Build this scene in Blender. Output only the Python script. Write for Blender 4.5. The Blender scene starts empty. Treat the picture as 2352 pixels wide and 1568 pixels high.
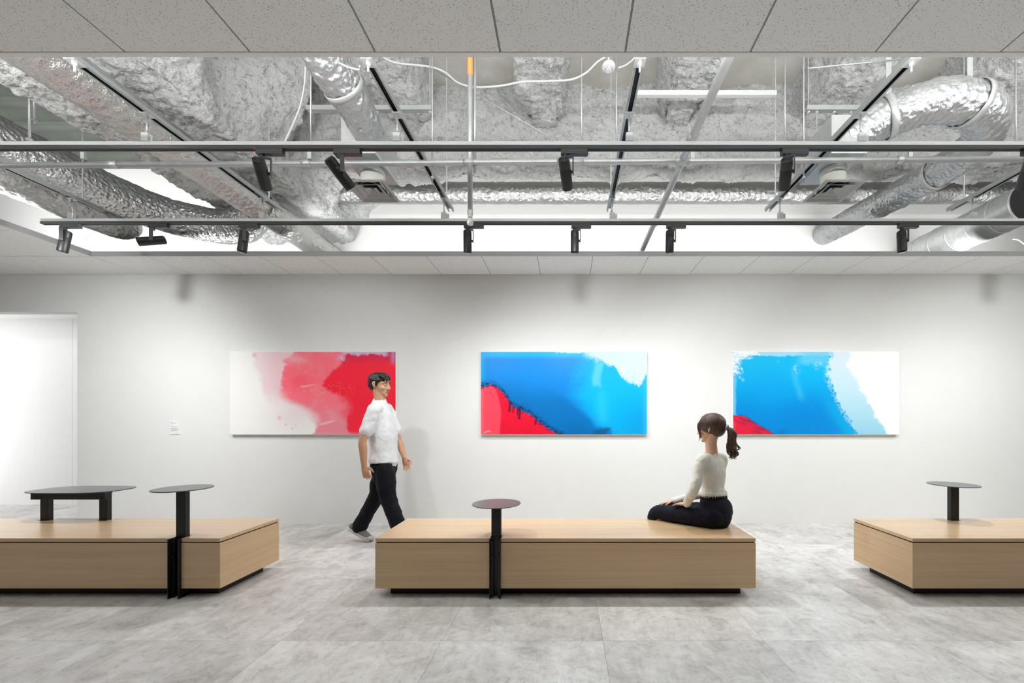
import bpy, bmesh, math, random
import numpy as np
from mathutils import Vector, Matrix

random.seed(7)
rng = np.random.default_rng(11)
S = bpy.context.scene
COL = S.collection
PI = math.pi

# ------------------------------------------------------------------ camera
F, CX, CY, EYE = 950.0, 1302.0, 965.0, 1.25       # focal length and principal point (px), eye height (m)
cam_d = bpy.data.cameras.new('camera')
cam = bpy.data.objects.new('camera', cam_d)
COL.objects.link(cam)
cam.location = (0, 0, EYE)
cam.rotation_euler = (PI / 2, 0, 0)
cam_d.sensor_fit = 'HORIZONTAL'
cam_d.sensor_width = 36.0
cam_d.lens = F / 2352 * 36.0
cam_d.shift_x = -(CX - 1176) / 2352
cam_d.shift_y = (CY - 784) / 2352
cam_d.clip_start = 0.05
S.camera = cam

# ------------------------------------------------------------------ world, exposure, large lights
W = bpy.data.worlds.new('world')
S.world = W
W.use_nodes = True
W.node_tree.nodes['Background'].inputs[0].default_value = (0.8, 0.85, 0.9, 1)
W.node_tree.nodes['Background'].inputs[1].default_value = 0.05
S.view_settings.view_transform = 'Standard'
S.view_settings.look = 'None'
S.view_settings.exposure = 0.0
S.view_settings.gamma = 1.0
S.view_settings.use_curve_mapping = False

SPOT_NEAR, SPOT_FAR = 112.0, 78.0                 # W per track spotlight
COVE_FAR, COVE_LEFT, COVE_FRONT = 92.0, 85.0, 245.0
CORRIDOR, CORRIDOR_END = 10.0, 17.0
FILL_DOWN = 66.0                                       # W per fill light added above the camera


def area_light(name, loc, size, rot, power, color=(1, 1, 1), spread=PI):
    d = bpy.data.lights.new(name, 'AREA')
    d.shape = 'RECTANGLE'
    d.size, d.size_y = size
    d.energy = power
    d.color = color
    d.spread = spread
    o = bpy.data.objects.new(name, d)
    COL.objects.link(o)
    o.location = loc
    o.rotation_euler = rot
    return o


# LED battens of the ceiling cove: they lie on the suspended ceiling behind its rims, shining up into the void
area_light('cove_light_rear', (-0.9, 4.62, 3.06), (13.2, 0.05), (PI - 0.75, 0, 0), COVE_FAR, spread=2.0)
area_light('cove_light_side', (-5.30, 3.2, 3.06), (0.05, 2.2), (PI, -0.5, 0), COVE_LEFT)
area_light('cove_light_front', (0.4, 1.80, 3.06), (10.6, 0.05), (PI - 0.12, 0, 0), COVE_FRONT)
area_light('corridor_light', (-7.2, 5.45, 2.74), (3.6, 0.5), (0, 0, 0), CORRIDOR)
area_light('corridor_end_light', (-9.45, 5.62, 1.3), (0.9, 2.2), (PI / 2, 0, -PI / 2), CORRIDOR_END)

# ------------------------------------------------------------------ helpers


def P(px, py, d):
    """world point on the sight line of a photograph pixel at distance d from the camera plane"""
    return Vector(((px - CX) * d / F, d, EYE + (CY - py) * d / F))


def lin(c):
    r = []
    for v in c[:3]:
        v = v / 255.0
        r.append(v / 12.92 if v <= 0.04045 else ((v + 0.055) / 1.055) ** 2.4)
    return (r[0], r[1], r[2], 1.0)


def tag(o, label=None, cat=None, group=None, kind=None):
    if label: o['label'] = label
    if cat: o['category'] = cat
    if group: o['group'] = group
    if kind: o['kind'] = kind
    return o


def empty(name, loc=(0, 0, 0), label=None, cat=None, group=None, kind=None):
    o = bpy.data.objects.new(name, None)
    COL.objects.link(o)
    o.location = loc
    o.empty_display_size = 0.1
    return tag(o, label, cat, group, kind)


def link_mesh(name, me, m=None, parent=None, smooth=False, loc=None):
    if m is not None:
        me.materials.clear()
        me.materials.append(m)
    if smooth:
        me.polygons.foreach_set('use_smooth', [True] * len(me.polygons))
    o = bpy.data.objects.new(name, me)
    COL.objects.link(o)
    if parent is not None:
        o.parent = parent
        # geometry is written in world coordinates: undo the parent's place
        o.matrix_parent_inverse = Matrix.Translation(-world_loc(parent))
    if loc is not None:
        o.location = loc
    return o


def world_loc(o):
    v = Vector(o.location)
    if o.parent is not None:
        v = v + world_loc(o.parent) + o.matrix_parent_inverse.translation
    return v


class MB:
    """collects simple solids, builds ONE mesh object"""

    def __init__(s):
        s.v = []
        s.f = []

    def box(s, x0, x1, y0, y1, z0, z1):
        b = len(s.v)
        s.v += [(x0, y0, z0), (x1, y0, z0), (x1, y1, z0), (x0, y1, z0), (x0, y0, z1), (x1, y0, z1), (x1, y1, z1), (x0, y1, z1)]
        s.f += [[b + i for i in q] for q in ((3, 2, 1, 0), (4, 5, 6, 7), (0, 1, 5, 4), (1, 2, 6, 5), (2, 3, 7, 6), (3, 0, 4, 7))]
        return s

    def prism(s, pts, z0, z1):
        n = len(pts)
        b = len(s.v)
        s.v += [(p[0], p[1], z0) for p in pts] + [(p[0], p[1], z1) for p in pts]
        s.f.append([b + i for i in range(n)][::-1])
        s.f.append([b + n + i for i in range(n)])
        for i in range(n):
            j = (i + 1) % n
            s.f.append([b + i, b + j, b + n + j, b + n + i])
        return s

    def tube(s, pts, r, n=12, side=None, cap=True):
        """swept circle / ellipse; r: number, list, or list of (ra, rb) with ra along `side`"""
        pts = [Vector(p) for p in pts]
        m = len(pts)
        if not isinstance(r, (list, tuple)):
            r = [r] * m
        b = len(s.v)
        prev = None
        for i, p in enumerate(pts):
            t = (pts[min(i + 1, m - 1)] - pts[max(i - 1, 0)])
            t = t.normalized() if t.length > 1e-9 else Vector((0, 0, 1))
            if side is not None:
                a = Vector(side)
            elif prev is not None:
                a = prev
            else:
                a = Vector((0, 0, 1)) if abs(t.z) < 0.9 else Vector((1, 0, 0))
            a = (a - t * a.dot(t)).normalized()
            prev = a
            c = t.cross(a)
            ra, rb = r[i] if isinstance(r[i], (list, tuple)) else (r[i], r[i])
            for k in range(n):
                w = 2 * PI * k / n
                s.v.append(tuple(p + a * (ra * math.cos(w)) + c * (rb * math.sin(w))))
        for i in range(m - 1):
            for k in range(n):
                k2 = (k + 1) % n
                s.f.append([b + i * n + k, b + i * n + k2, b + (i + 1) * n + k2, b + (i + 1) * n + k])
        if cap:
            s.f.append([b + k for k in range(n)][::-1])
            s.f.append([b + (m - 1) * n + k for k in range(n)])
        return s

    def cyl(s, p, q, r, n=16, r2=None):
        return s.tube([p, q], [r, r if r2 is None else r2], n)

    def ball(s, c, rad, ax=None, n=16, m=10):
        """ellipsoid; ax = three unit axes"""
        c = Vector(c)
        if not isinstance(rad, (list, tuple)):
            rad = (rad,) * 3
        A = ax or (Vector((1, 0, 0)), Vector((0, 1, 0)), Vector((0, 0, 1)))
        b = len(s.v)
        for i in range(1, m):
            th = PI * i / m
            for k in range(n):
                w = 2 * PI * k / n
                s.v.append(tuple(c + A[0] * (rad[0] * math.sin(th) * math.cos(w)) + A[1] * (rad[1] * math.sin(th) * math.sin(w)) + A[2] * (rad[2] * math.cos(th))))
        top = len(s.v); s.v.append(tuple(c + A[2] * rad[2]))
        bot = len(s.v); s.v.append(tuple(c - A[2] * rad[2]))
        for i in range(m - 2):
            for k in range(n):
                k2 = (k + 1) % n
                s.f.append([b + i * n + k, b + (i + 1) * n + k, b + (i + 1) * n + k2, b + i * n + k2])
        for k in range(n):
            k2 = (k + 1) % n
            s.f.append([top, b + k, b + k2])
            s.f.append([bot, b + (m - 2) * n + k2, b + (m - 2) * n + k])
        return s

    def lathe(s, prof, c, n=24):
        """prof: (r, z) pairs, turned about the vertical through c; closed where r = 0"""
        b = len(s.v)
        for r, z in prof:
            for k in range(n):
                w = 2 * PI * k / n
                s.v.append((c[0] + r * math.cos(w), c[1] + r * math.sin(w), c[2] + z))
        for i in range(len(prof) - 1):
            for k in range(n):
                k2 = (k + 1) % n
                s.f.append([b + i * n + k, b + i * n + k2, b + (i + 1) * n + k2, b + (i + 1) * n + k])
        return s

    def mesh(s, name):
        me = bpy.data.meshes.new(name)
        me.from_pydata(s.v, [], s.f)
        bm = bmesh.new()
        bm.from_mesh(me)
        bmesh.ops.recalc_face_normals(bm, faces=bm.faces)
        bm.to_mesh(me)
        bm.free()
        return me

    def build(s, name, m=None, parent=None, smooth=False, bevel=0.0, auto=False):
        me = s.mesh(name)
        o = link_mesh(name, me, m, parent, smooth)
        if bevel:
            md = o.modifiers.new('bevel', 'BEVEL')
            md.width = bevel
            md.segments = 2
            md.limit_method = 'ANGLE'
        if auto:
            for p in me.polygons:
                p.use_smooth = True
            me.set_sharp_from_angle(angle=math.radians(40))
        return o


def catmull(pts, n=8):
    """smooth curve through points (tuples of any length)"""
    pts = [np.array(p, float) for p in pts]
    out = []
    for i in range(len(pts) - 1):
        p0, p1, p2, p3 = pts[max(i - 1, 0)], pts[i], pts[i + 1], pts[min(i + 2, len(pts) - 1)]
        for k in range(n):
            t = k / n
            out.append(0.5 * ((2 * p1) + (-p0 + p2) * t + (2 * p0 - 5 * p1 + 4 * p2 - p3) * t * t + (-p0 + 3 * p1 - 3 * p2 + p3) * t ** 3))
    out.append(pts[-1])
    return out


# ---- gradient noise on numpy arrays (vectorised)
_perm = rng.permutation(256)
_grad = rng.normal(size=(256, 3))
_grad /= np.linalg.norm(_grad, axis=1)[:, None]


def pnoise(p):
    p = np.asarray(p, float)
    i = np.floor(p).astype(int)
    f = p - i
    u = f * f * f * (f * (f * 6 - 15) + 10)
    res = 0
    for dx in (0, 1):
        wx = u[:, 0] if dx else 1 - u[:, 0]
        for dy in (0, 1):
            wy = u[:, 1] if dy else 1 - u[:, 1]
            for dz in (0, 1):
                wz = u[:, 2] if dz else 1 - u[:, 2]
                h = _perm[(_perm[(_perm[(i[:, 0] + dx) & 255] + i[:, 1] + dy) & 255] + i[:, 2] + dz) & 255]
                g = _grad[h]
                res = res + wx * wy * wz * (g[:, 0] * (f[:, 0] - dx) + g[:, 1] * (f[:, 1] - dy) + g[:, 2] * (f[:, 2] - dz))
    return res * 1.6


def fbm(p, oct=4, gain=0.5):
    p = np.asarray(p, float)
    a, r = 1.0, 0
    for k in range(oct):
        r = r + a * pnoise(p * (2.0 ** k) + 17.3 * k)
        a *= gain
    return r


def grid_mesh(name, V, wrap=False, m=None, parent=None, smooth=True):
    """V: (rows, cols, 3) array -> quad mesh object; wrap joins last column to the first"""
    R, C = V.shape[:2]
    me = bpy.data.meshes.new(name)
    nv = R * C
    cc = C if wrap else C - 1
    ii, jj = np.meshgrid(np.arange(R - 1), np.arange(cc), indexing='ij')
    j2 = (jj + 1) % C
    q = np.stack([ii * C + jj, ii * C + j2, (ii + 1) * C + j2, (ii + 1) * C + jj], -1).reshape(-1, 4)
    me.vertices.add(nv)
    me.vertices.foreach_set('co', V.reshape(-1).astype(np.float32))
    me.loops.add(q.size)
    me.loops.foreach_set('vertex_index', q.reshape(-1).astype(np.int32))
    me.polygons.add(len(q))
    me.polygons.foreach_set('loop_start', np.arange(0, q.size, 4, dtype=np.int32))
    me.polygons.foreach_set('loop_total', np.full(len(q), 4, dtype=np.int32))
    me.update(calc_edges=True)
    me.validate()
    return link_mesh(name, me, m, parent, smooth)


# ------------------------------------------------------------------ materials


def nmat(name):
    m = bpy.data.materials.new(name)
    m.use_nodes = True
    nt = m.node_tree
    b = nt.nodes['Principled BSDF']
    return m, nt, b


def N(nt, typ, ins=None, **kw):
    n = nt.nodes.new(typ)
    for k, v in kw.items():
        setattr(n, k, v)
    for k, v in (ins or {}).items():
        if hasattr(v, 'is_output'):
            nt.links.new(v, n.inputs[k])
        else:
            n.inputs[k].default_value = v
    return n


def ramp(nt, fac, stops, interp='LINEAR'):
    n = nt.nodes.new('ShaderNodeValToRGB')
    n.color_ramp.interpolation = interp
    e = n.color_ramp.elements
    while len(e) < len(stops):
        e.new(0.5)
    for i, (p, c) in enumerate(stops):
        e[i].position = p
        e[i].color = c if len(c) == 4 else (*c, 1)
    nt.links.new(fac, n.inputs[0])
    return n.outputs[0]


def coords(nt, scale=(1, 1, 1), kind='Object', rot=(0, 0, 0)):
    tc = nt.nodes.new('ShaderNodeTexCoord')
    mp = N(nt, 'ShaderNodeMapping', {'Vector': tc.outputs[kind], 'Scale': scale, 'Rotation': rot})
    return mp.outputs[0]


def bump(nt, b, h, strength=0.3, dist=0.01):
    n = N(nt, 'ShaderNodeBump', {'Height': h, 'Strength': strength, 'Distance': dist})
    nt.links.new(n.outputs[0], b.inputs['Normal'])
    return n


def simple(name, col, rough=0.5, metal=0.0, spec=0.5, var=0.04, vscale=6.0, bmp=0.0, bscale=120.0):
    """plain surface with slight procedural mottling"""
    m, nt, b = nmat(name)
    c = lin(col)
    v = coords(nt)
    nz = N(nt, 'ShaderNodeTexNoise', {'Vector': v, 'Scale': vscale, 'Detail': 4.0})
    lo = tuple(max(0, x * (1 - var)) for x in c[:3])
    hi = tuple(min(1, x * (1 + var)) for x in c[:3])
    nt.links.new(ramp(nt, nz.outputs[0], [(0.3, lo), (0.7, hi)]), b.inputs['Base Color'])
    b.inputs['Roughness'].default_value = rough
    b.inputs['Metallic'].default_value = metal
    b.inputs['Specular IOR Level'].default_value = spec
    if bmp:
        nb = N(nt, 'ShaderNodeTexNoise', {'Vector': v, 'Scale': bscale, 'Detail': 3.0})
        bump(nt, b, nb.outputs[0], bmp, 0.004)
    return m


M = {}
M['wall'] = simple('wall_paint', (228, 228, 226), 0.75, var=0.008, bmp=0.04, bscale=300)
M['wall_white'] = simple('corridor_paint', (240, 240, 240), 0.6, var=0.005)
M['plain'] = simple('rear_paint', (60, 60, 60), 0.7, var=0.02)
M['white'] = simple('white_enamel', (206, 208, 207), 0.4, var=0.01)
M['rim'] = simple('grey_shaded_rim', (176, 178, 177), 0.45, var=0.01)  # grey stands in for the shade on the rims' room-side faces
M['black'] = simple('black_powder_coat', (22, 23, 24), 0.42, var=0.1, vscale=40, bmp=0.05, bscale=900)
M['track'] = simple('black_track', (52, 54, 54), 0.4, var=0.05)
M['track_slot'] = simple('track_slot', (10, 10, 11), 0.6, var=0.05)
M['spot'] = simple('matt_black_aluminium', (34, 35, 35), 0.45, var=0.06, vscale=30)
M['spot_arm'] = simple('grey_black_arm', (70, 72, 72), 0.4, var=0.04)
M['lens'] = simple('lamp_lens', (60, 60, 58), 0.15, var=0.02)
M['table'] = simple('charcoal_table_top', (84, 87, 88), 0.30, var=0.04, vscale=30, spec=0.7)
M['plinth'] = simple('black_plinth', (12, 12, 13), 0.5, var=0.05)
M['gap'] = simple('shadow_gap', (20, 15, 12), 0.7, var=0.05)
M['galv'] = simple('galvanised_steel', (214, 217, 216), 0.38, metal=0.6, var=0.10, vscale=25)
M['galv_pale'] = simple('zinc_plate', (188, 190, 190), 0.42, metal=0.45, var=0.06, vscale=25)
M['rail'] = simple('steel_channel', (176, 180, 180), 0.42, metal=0.6, var=0.05)
M['rail_shade'] = simple('steel_channel_shade', (48, 54, 54), 0.5, metal=0.2, var=0.05)
M['pipe'] = simple('zinc_pipe', (182, 184, 184), 0.38, metal=0.6, var=0.08, vscale=18)
M['orange'] = simple('orange_tape', (206, 146, 76), 0.5)
M['red'] = simple('red_plastic', (225, 40, 50), 0.4)
M['cable'] = simple('white_cable', (200, 202, 201), 0.5)
M['diffuser'] = simple('grey_diffuser', (170, 170, 168), 0.45, var=0.02)
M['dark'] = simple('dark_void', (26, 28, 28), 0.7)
M['beige'] = simple('cream_neck', (232, 231, 222), 0.5)
M['channel'] = simple('white_channel', (246, 247, 247), 0.4, var=0.01)
M['tbar'] = simple('ceiling_t_bar', (150, 153, 152), 0.4, var=0.02)
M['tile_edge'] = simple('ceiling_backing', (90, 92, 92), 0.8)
M['card'] = simple('card_white', (236, 238, 237), 0.5, var=0.005)
M['ink'] = simple('grey_ink', (150, 153, 152), 0.6)
M['canvas'] = simple('painting_edge', (243, 242, 238), 0.45, var=0.01)
M['deck'] = simple('steel_deck', (92, 98, 91), 0.5, metal=0.25, var=0.10, vscale=5)


def concrete():
    m, nt, b = nmat('concrete_soffit')
    v = coords(nt)
    a = N(nt, 'ShaderNodeTexNoise', {'Vector': v, 'Scale': 2.2, 'Detail': 8.0, 'Roughness': 0.62})
    nt.links.new(ramp(nt, a.outputs[0], [(0.3, lin((172, 171, 163))), (0.55, lin((196, 195, 188))), (0.75, lin((214, 215, 211)))]), b.inputs['Base Color'])
    b.inputs['Roughness'].default_value = 0.8
    return m


def rockwool():
    m, nt, b = nmat('sprayed_rock_wool')
    v = coords(nt)
    n1 = N(nt, 'ShaderNodeTexNoise', {'Vector': v, 'Scale': 30.0, 'Detail': 8.0, 'Roughness': 0.66, 'Distortion': 1.0})
    n2 = N(nt, 'ShaderNodeTexNoise', {'Vector': v, 'Scale': 1.6, 'Detail': 3.0})
    n3 = N(nt, 'ShaderNodeTexNoise', {'Vector': v, 'Scale': 70.0, 'Detail': 4.0, 'Roughness': 0.6})
    base = ramp(nt, n2.outputs[0], [(0.3, lin((230, 231, 230))), (0.7, lin((242, 243, 242)))])
    pit = ramp(nt, n1.outputs[0], [(0.36, (0.16, 0.16, 0.155)), (0.455, (1, 1, 1))])
    mx = N(nt, 'ShaderNodeMix', data_type='RGBA', blend_type='MULTIPLY')
    mx.inputs['Factor'].default_value = 0.5
    nt.links.new(base, mx.inputs[6])
    nt.links.new(pit, mx.inputs[7])
    nt.links.new(mx.outputs[2], b.inputs['Base Color'])
    b.inputs['Roughness'].default_value = 0.95
    b.inputs['Specular IOR Level'].default_value = 0.1
    ad = N(nt, 'ShaderNodeMath', {0: n1.outputs[0], 1: n3.outputs[0]}, operation='ADD')
    bump(nt, b, ad.outputs[0], 0.8, 0.04)
    return m


def foil(name='aluminium_foil', scale=14.0, strength=0.55, honey=False, col=(222, 223, 222), rough=0.24):
    m, nt, b = nmat(name)
    v = coords(nt)
    w = N(nt, 'ShaderNodeTexNoise', {'Vector': v, 'Scale': scale, 'Detail': 3.0, 'Distortion': 1.2})
    vo = N(nt, 'ShaderNodeTexVoronoi', {'Vector': v, 'Scale': scale * 1.3}, feature='F1')
    h = N(nt, 'ShaderNodeMath', {0: w.outputs[0], 1: vo.outputs[0]}, operation='ADD').outputs[0]
    if honey:
        hv = N(nt, 'ShaderNodeTexVoronoi', {'Vector': v, 'Scale': 75.0}, feature='DISTANCE_TO_EDGE')
        hr = ramp(nt, hv.outputs[0], [(0.0, (0, 0, 0)), (0.25, (1, 1, 1))])
        hm = N(nt, 'ShaderNodeMath', {0: hr, 1: 0.12}, operation='MULTIPLY')
        h = N(nt, 'ShaderNodeMath', {0: h, 1: hm.outputs[0]}, operation='ADD').outputs[0]
    bump(nt, b, h, strength, 0.03)
    b.inputs['Base Color'].default_value = lin(col)
    b.inputs['Metallic'].default_value = 0.92
    b.inputs['Roughness'].default_value = rough
    return m


def foil_print(name):
    """foil with faded red print along it"""
    m = foil(name, 16.0, 0.5, True, rough=0.3)
    nt = m.node_tree
    b = nt.nodes['Principled BSDF']
    v = coords(nt, (1, 1, 1))
    sx = N(nt, 'ShaderNodeSeparateXYZ', {0: v})
    n = N(nt, 'ShaderNodeTexNoise', {'Vector': v, 'Scale': 70.0, 'Detail': 2.0})
    big = N(nt, 'ShaderNodeTexNoise', {'Vector': v, 'Scale': 2.3, 'Detail': 0.0})
    a = ramp(nt, n.outputs[0], [(0.56, (0, 0, 0)), (0.66, (0.6, 0.6, 0.6))])
    c = ramp(nt, big.outputs[0], [(0.58, (0, 0, 0)), (0.68, (1, 1, 1))])
    f = N(nt, 'ShaderNodeMath', {0: a, 1: c}, operation='MULTIPLY')
    mx = N(nt, 'ShaderNodeMix', data_type='RGBA')
    nt.links.new(f.outputs[0], mx.inputs[0])
    mx.inputs[6].default_value = lin((206, 206, 203))
    mx.inputs[7].default_value = lin((210, 120, 130))
    nt.links.new(mx.outputs[2], b.inputs['Base Color'])
    return m


def ceiling_tile():
    m, nt, b = nmat('mineral_fibre_tile')
    v = coords(nt)
    oi = nt.nodes.new('ShaderNodeObjectInfo')
    off = N(nt, 'ShaderNodeVectorMath', {0: v, 1: oi.outputs['Location']}, operation='ADD')
    st = N(nt, 'ShaderNodeMapping', {'Vector': off.outputs[0], 'Scale': (1.0, 1.7, 1.0), 'Rotation': (0, 0, 0.6)})
    vo = N(nt, 'ShaderNodeTexVoronoi', {'Vector': st.outputs[0], 'Scale': 92.0, 'Randomness': 1.0}, feature='F1')
    gate = N(nt, 'ShaderNodeTexNoise', {'Vector': st.outputs[0], 'Scale': 60.0, 'Detail': 2.0})
    d = ramp(nt, vo.outputs[0], [(0.17, (1, 1, 1)), (0.26, (0, 0, 0))])
    g = ramp(nt, gate.outputs[0], [(0.42, (0, 0, 0)), (0.52, (1, 1, 1))])
    f = N(nt, 'ShaderNodeMath', {0: d, 1: g}, operation='MULTIPLY')
    mx = N(nt, 'ShaderNodeMix', data_type='RGBA')
    nt.links.new(f.outputs[0], mx.inputs[0])
    mx.inputs[6].default_value = lin((240, 241, 239))
    mx.inputs[7].default_value = lin((104, 105, 103))
    nt.links.new(mx.outputs[2], b.inputs['Base Color'])
    b.inputs['Roughness'].default_value = 0.85
    inv = N(nt, 'ShaderNodeMath', {0: 1.0, 1: f.outputs[0]}, operation='SUBTRACT')
    bump(nt, b, inv.outputs[0], 0.35, 0.003)
    return m


def floor_tile():
    m, nt, b = nmat('stone_vinyl_tile')
    v = coords(nt)
    oi = nt.nodes.new('ShaderNodeObjectInfo')
    sh = N(nt, 'ShaderNodeVectorMath', {0: oi.outputs['Location'], 1: (3.1, 7.7, 1.3)}, operation='MULTIPLY')
    off = N(nt, 'ShaderNodeVectorMath', {0: v, 1: sh.outputs[0]}, operation='ADD')
    big = N(nt, 'ShaderNodeTexNoise', {'Vector': off.outputs[0], 'Scale': 2.1, 'Detail': 9.0, 'Roughness': 0.66, 'Distortion': 0.5})
    st = N(nt, 'ShaderNodeMapping', {'Vector': off.outputs[0], 'Scale': (9.0, 2.0, 1.0)})
    sk = N(nt, 'ShaderNodeTexNoise', {'Vector': st.outputs[0], 'Scale': 1.6, 'Detail': 8.0, 'Roughness': 0.7})
    fine = N(nt, 'ShaderNodeTexNoise', {'Vector': off.outputs[0], 'Scale': 26.0, 'Detail': 8.0, 'Roughness': 0.75})
    c1 = ramp(nt, big.outputs[0], [(0.30, lin((134, 130, 128))), (0.45, lin((202, 198, 194))), (0.60, lin((236, 234, 231)))])
    c2 = ramp(nt, sk.outputs[0], [(0.36, lin((158, 149, 142))), (0.5, lin((214, 212, 209))), (0.64, lin((240, 238, 234)))])
    mx = N(nt, 'ShaderNodeMix', data_type='RGBA')
    mx.inputs[0].default_value = 0.35
    nt.links.new(c1, mx.inputs[6])
    nt.links.new(c2, mx.inputs[7])
    mid = N(nt, 'ShaderNodeTexNoise', {'Vector': off.outputs[0], 'Scale': 6.5, 'Detail': 12.0, 'Roughness': 0.78, 'Distortion': 0.8})
    c4 = ramp(nt, mid.outputs[0], [(0.37, lin((160, 153, 148))), (0.49, lin((216, 213, 209))), (0.61, lin((242, 240, 237)))])
    mq = N(nt, 'ShaderNodeMix', data_type='RGBA')
    mq.inputs[0].default_value = 0.42
    nt.links.new(mx.outputs[2], mq.inputs[6])
    nt.links.new(c4, mq.inputs[7])
    mx = mq
    c3 = ramp(nt, fine.outputs[0], [(0.34, (0.66, 0.64, 0.62)), (0.47, (1, 1, 1))])
    m2 = N(nt, 'ShaderNodeMix', data_type='RGBA', blend_type='MULTIPLY')
    m2.inputs[0].default_value = 0.7
    nt.links.new(mx.outputs[2], m2.inputs[6])
    nt.links.new(c3, m2.inputs[7])
    # every tile a shade of its own
    tv = N(nt, 'ShaderNodeMapRange', {'Value': oi.outputs['Random'], 'To Min': 0.84, 'To Max': 1.06})
    m3 = N(nt, 'ShaderNodeVectorMath', {0: m2.outputs[2]}, operation='SCALE')
    nt.links.new(tv.outputs[0], m3.inputs['Scale'])
    nt.links.new(m3.outputs[0], b.inputs['Base Color'])
    b.inputs['Roughness'].default_value = 0.42
    bump(nt, b, fine.outputs[0], 0.08, 0.002)
    return m


def oak():
    m, nt, b = nmat('pale_oak')
    v = coords(nt, (0.5, 22, 34))
    v2 = coords(nt, (1.6, 90, 220))
    a = N(nt, 'ShaderNodeTexNoise', {'Vector': v, 'Scale': 1.0, 'Detail': 5.0, 'Distortion': 0.4})
    c = N(nt, 'ShaderNodeTexNoise', {'Vector': v2, 'Scale': 1.0, 'Detail': 4.0})
    s = N(nt, 'ShaderNodeMath', {0: a.outputs[0], 1: c.outputs[0]}, operation='ADD')
    s2 = N(nt, 'ShaderNodeMath', {0: s.outputs[0], 1: 0.5}, operation='MULTIPLY')
    nt.links.new(ramp(nt, s2.outputs[0], [(0.34, lin((206, 170, 128))), (0.5, lin((217, 183, 142))), (0.66, lin((225, 193, 153)))]), b.inputs['Base Color'])
    b.inputs['Roughness'].default_value = 0.30
    b.inputs['Coat Weight'].default_value = 0.35
    b.inputs['Coat Roughness'].default_value = 0.22
    bump(nt, b, c.outputs[0], 0.05, 0.002)
    return m


def oak_end():
    """same veneer laid with its grain along the end face"""
    m, nt, b = nmat('pale_oak_end')
    v = coords(nt, (22, 0.5, 34))
    v2 = coords(nt, (90, 1.6, 220))
    a = N(nt, 'ShaderNodeTexNoise', {'Vector': v, 'Scale': 1.0, 'Detail': 5.0, 'Distortion': 0.4})
    c = N(nt, 'ShaderNodeTexNoise', {'Vector': v2, 'Scale': 1.0, 'Detail': 4.0})
    s = N(nt, 'ShaderNodeMath', {0: a.outputs[0], 1: c.outputs[0]}, operation='ADD')
    s2 = N(nt, 'ShaderNodeMath', {0: s.outputs[0], 1: 0.5}, operation='MULTIPLY')
    nt.links.new(ramp(nt, s2.outputs[0], [(0.34, lin((206, 170, 128))), (0.5, lin((217, 183, 142))), (0.66, lin((225, 193, 153)))]), b.inputs['Base Color'])
    b.inputs['Roughness'].default_value = 0.34
    return m


def cloth(name, col, scale=240.0, strength=0.15, rough=0.85, var=0.06):
    m, nt, b = nmat(name)
    v = coords(nt)
    n = N(nt, 'ShaderNodeTexNoise', {'Vector': v, 'Scale': 9.0, 'Detail': 5.0})
    c = lin(col)
    nt.links.new(ramp(nt, n.outputs[0], [(0.3, tuple(x * (1 - var) for x in c[:3])), (0.7, tuple(min(1, x * (1 + var)) for x in c[:3]))]), b.inputs['Base Color'])
    w = N(nt, 'ShaderNodeTexWave', {'Vector': v, 'Scale': scale / 6.0, 'Distortion': 1.0})
    bump(nt, b, w.outputs[0], strength, 0.002)
    b.inputs['Roughness'].default_value = rough
    b.inputs['Sheen Weight'].default_value = 0.04
    b.inputs['Specular IOR Level'].default_value = 0.2
    return m


def skin(name, col):
    m, nt, b = nmat(name)
    v = coords(nt)
    n = N(nt, 'ShaderNodeTexNoise', {'Vector': v, 'Scale': 14.0, 'Detail': 4.0})
    c = lin(col)
    nt.links.new(ramp(nt, n.outputs[0], [(0.3, (c[0] * 0.93, c[1] * 0.88, c[2] * 0.86)), (0.7, c)]), b.inputs['Base Color'])
    b.inputs['Roughness'].default_value = 0.5
    b.inputs['Subsurface Weight'].default_value = 0.12
    b.inputs['Subsurface Scale'].default_value = 0.02
    return m


def hair_mat(name, dark, light, axis_scale=(60, 60, 6)):
    m, nt, b = nmat(name)
    v = coords(nt, axis_scale)
    n = N(nt, 'ShaderNodeTexNoise', {'Vector': v, 'Scale': 3.0, 'Detail': 4.0, 'Distortion': 0.5})
    nt.links.new(ramp(nt, n.outputs[0], [(0.35, lin(dark)), (0.68, lin(light))]), b.inputs['Base Color'])
    b.inputs['Roughness'].default_value = 0.42
    bump(nt, b, n.outputs[0], 0.4, 0.006)
    return m


M['concrete'] = concrete()
M['wool'] = rockwool()
M['foil'] = foil('aluminium_foil_crumpled', 26.0, 0.55, col=(212, 213, 213), rough=0.3)
M['foil_flex'] = foil('aluminium_flex_duct', 26.0, 0.3, col=(190, 192, 193), rough=0.42)
M['foil_honey'] = foil('aluminium_foil_scrim', 18.0, 0.4, True, col=(172, 173, 171), rough=0.38)
M['foil_print'] = foil_print('aluminium_foil_red_print')
M['ceil'] = ceiling_tile()
M['floor'] = floor_tile()
M['oak'] = oak()
M['oak_end'] = oak_end()
M['tee'] = cloth('white_tshirt', (226, 227, 228), strength=0.05)
M['navy'] = cloth('navy_trousers', (15, 16, 24), var=0.15)
M['navy_skirt'] = cloth('navy_cotton', (22, 23, 36), var=0.15)
M['knit'] = cloth('cream_knit', (233, 229, 218), 700, 0.35)
M['skin_m'] = skin('skin_tan', (205, 158, 128))
M['skin_w'] = skin('skin_fair', (222, 178, 150))
M['hair_m'] = hair_mat('black_hair', (14, 12, 12), (34, 28, 26))
M['hair_w'] = hair_mat('brown_hair', (34, 24, 20), (104, 74, 56))
M['shoe'] = simple('grey_knit_shoe', (122, 120, 118), 0.8, var=0.1, vscale=60)
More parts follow.
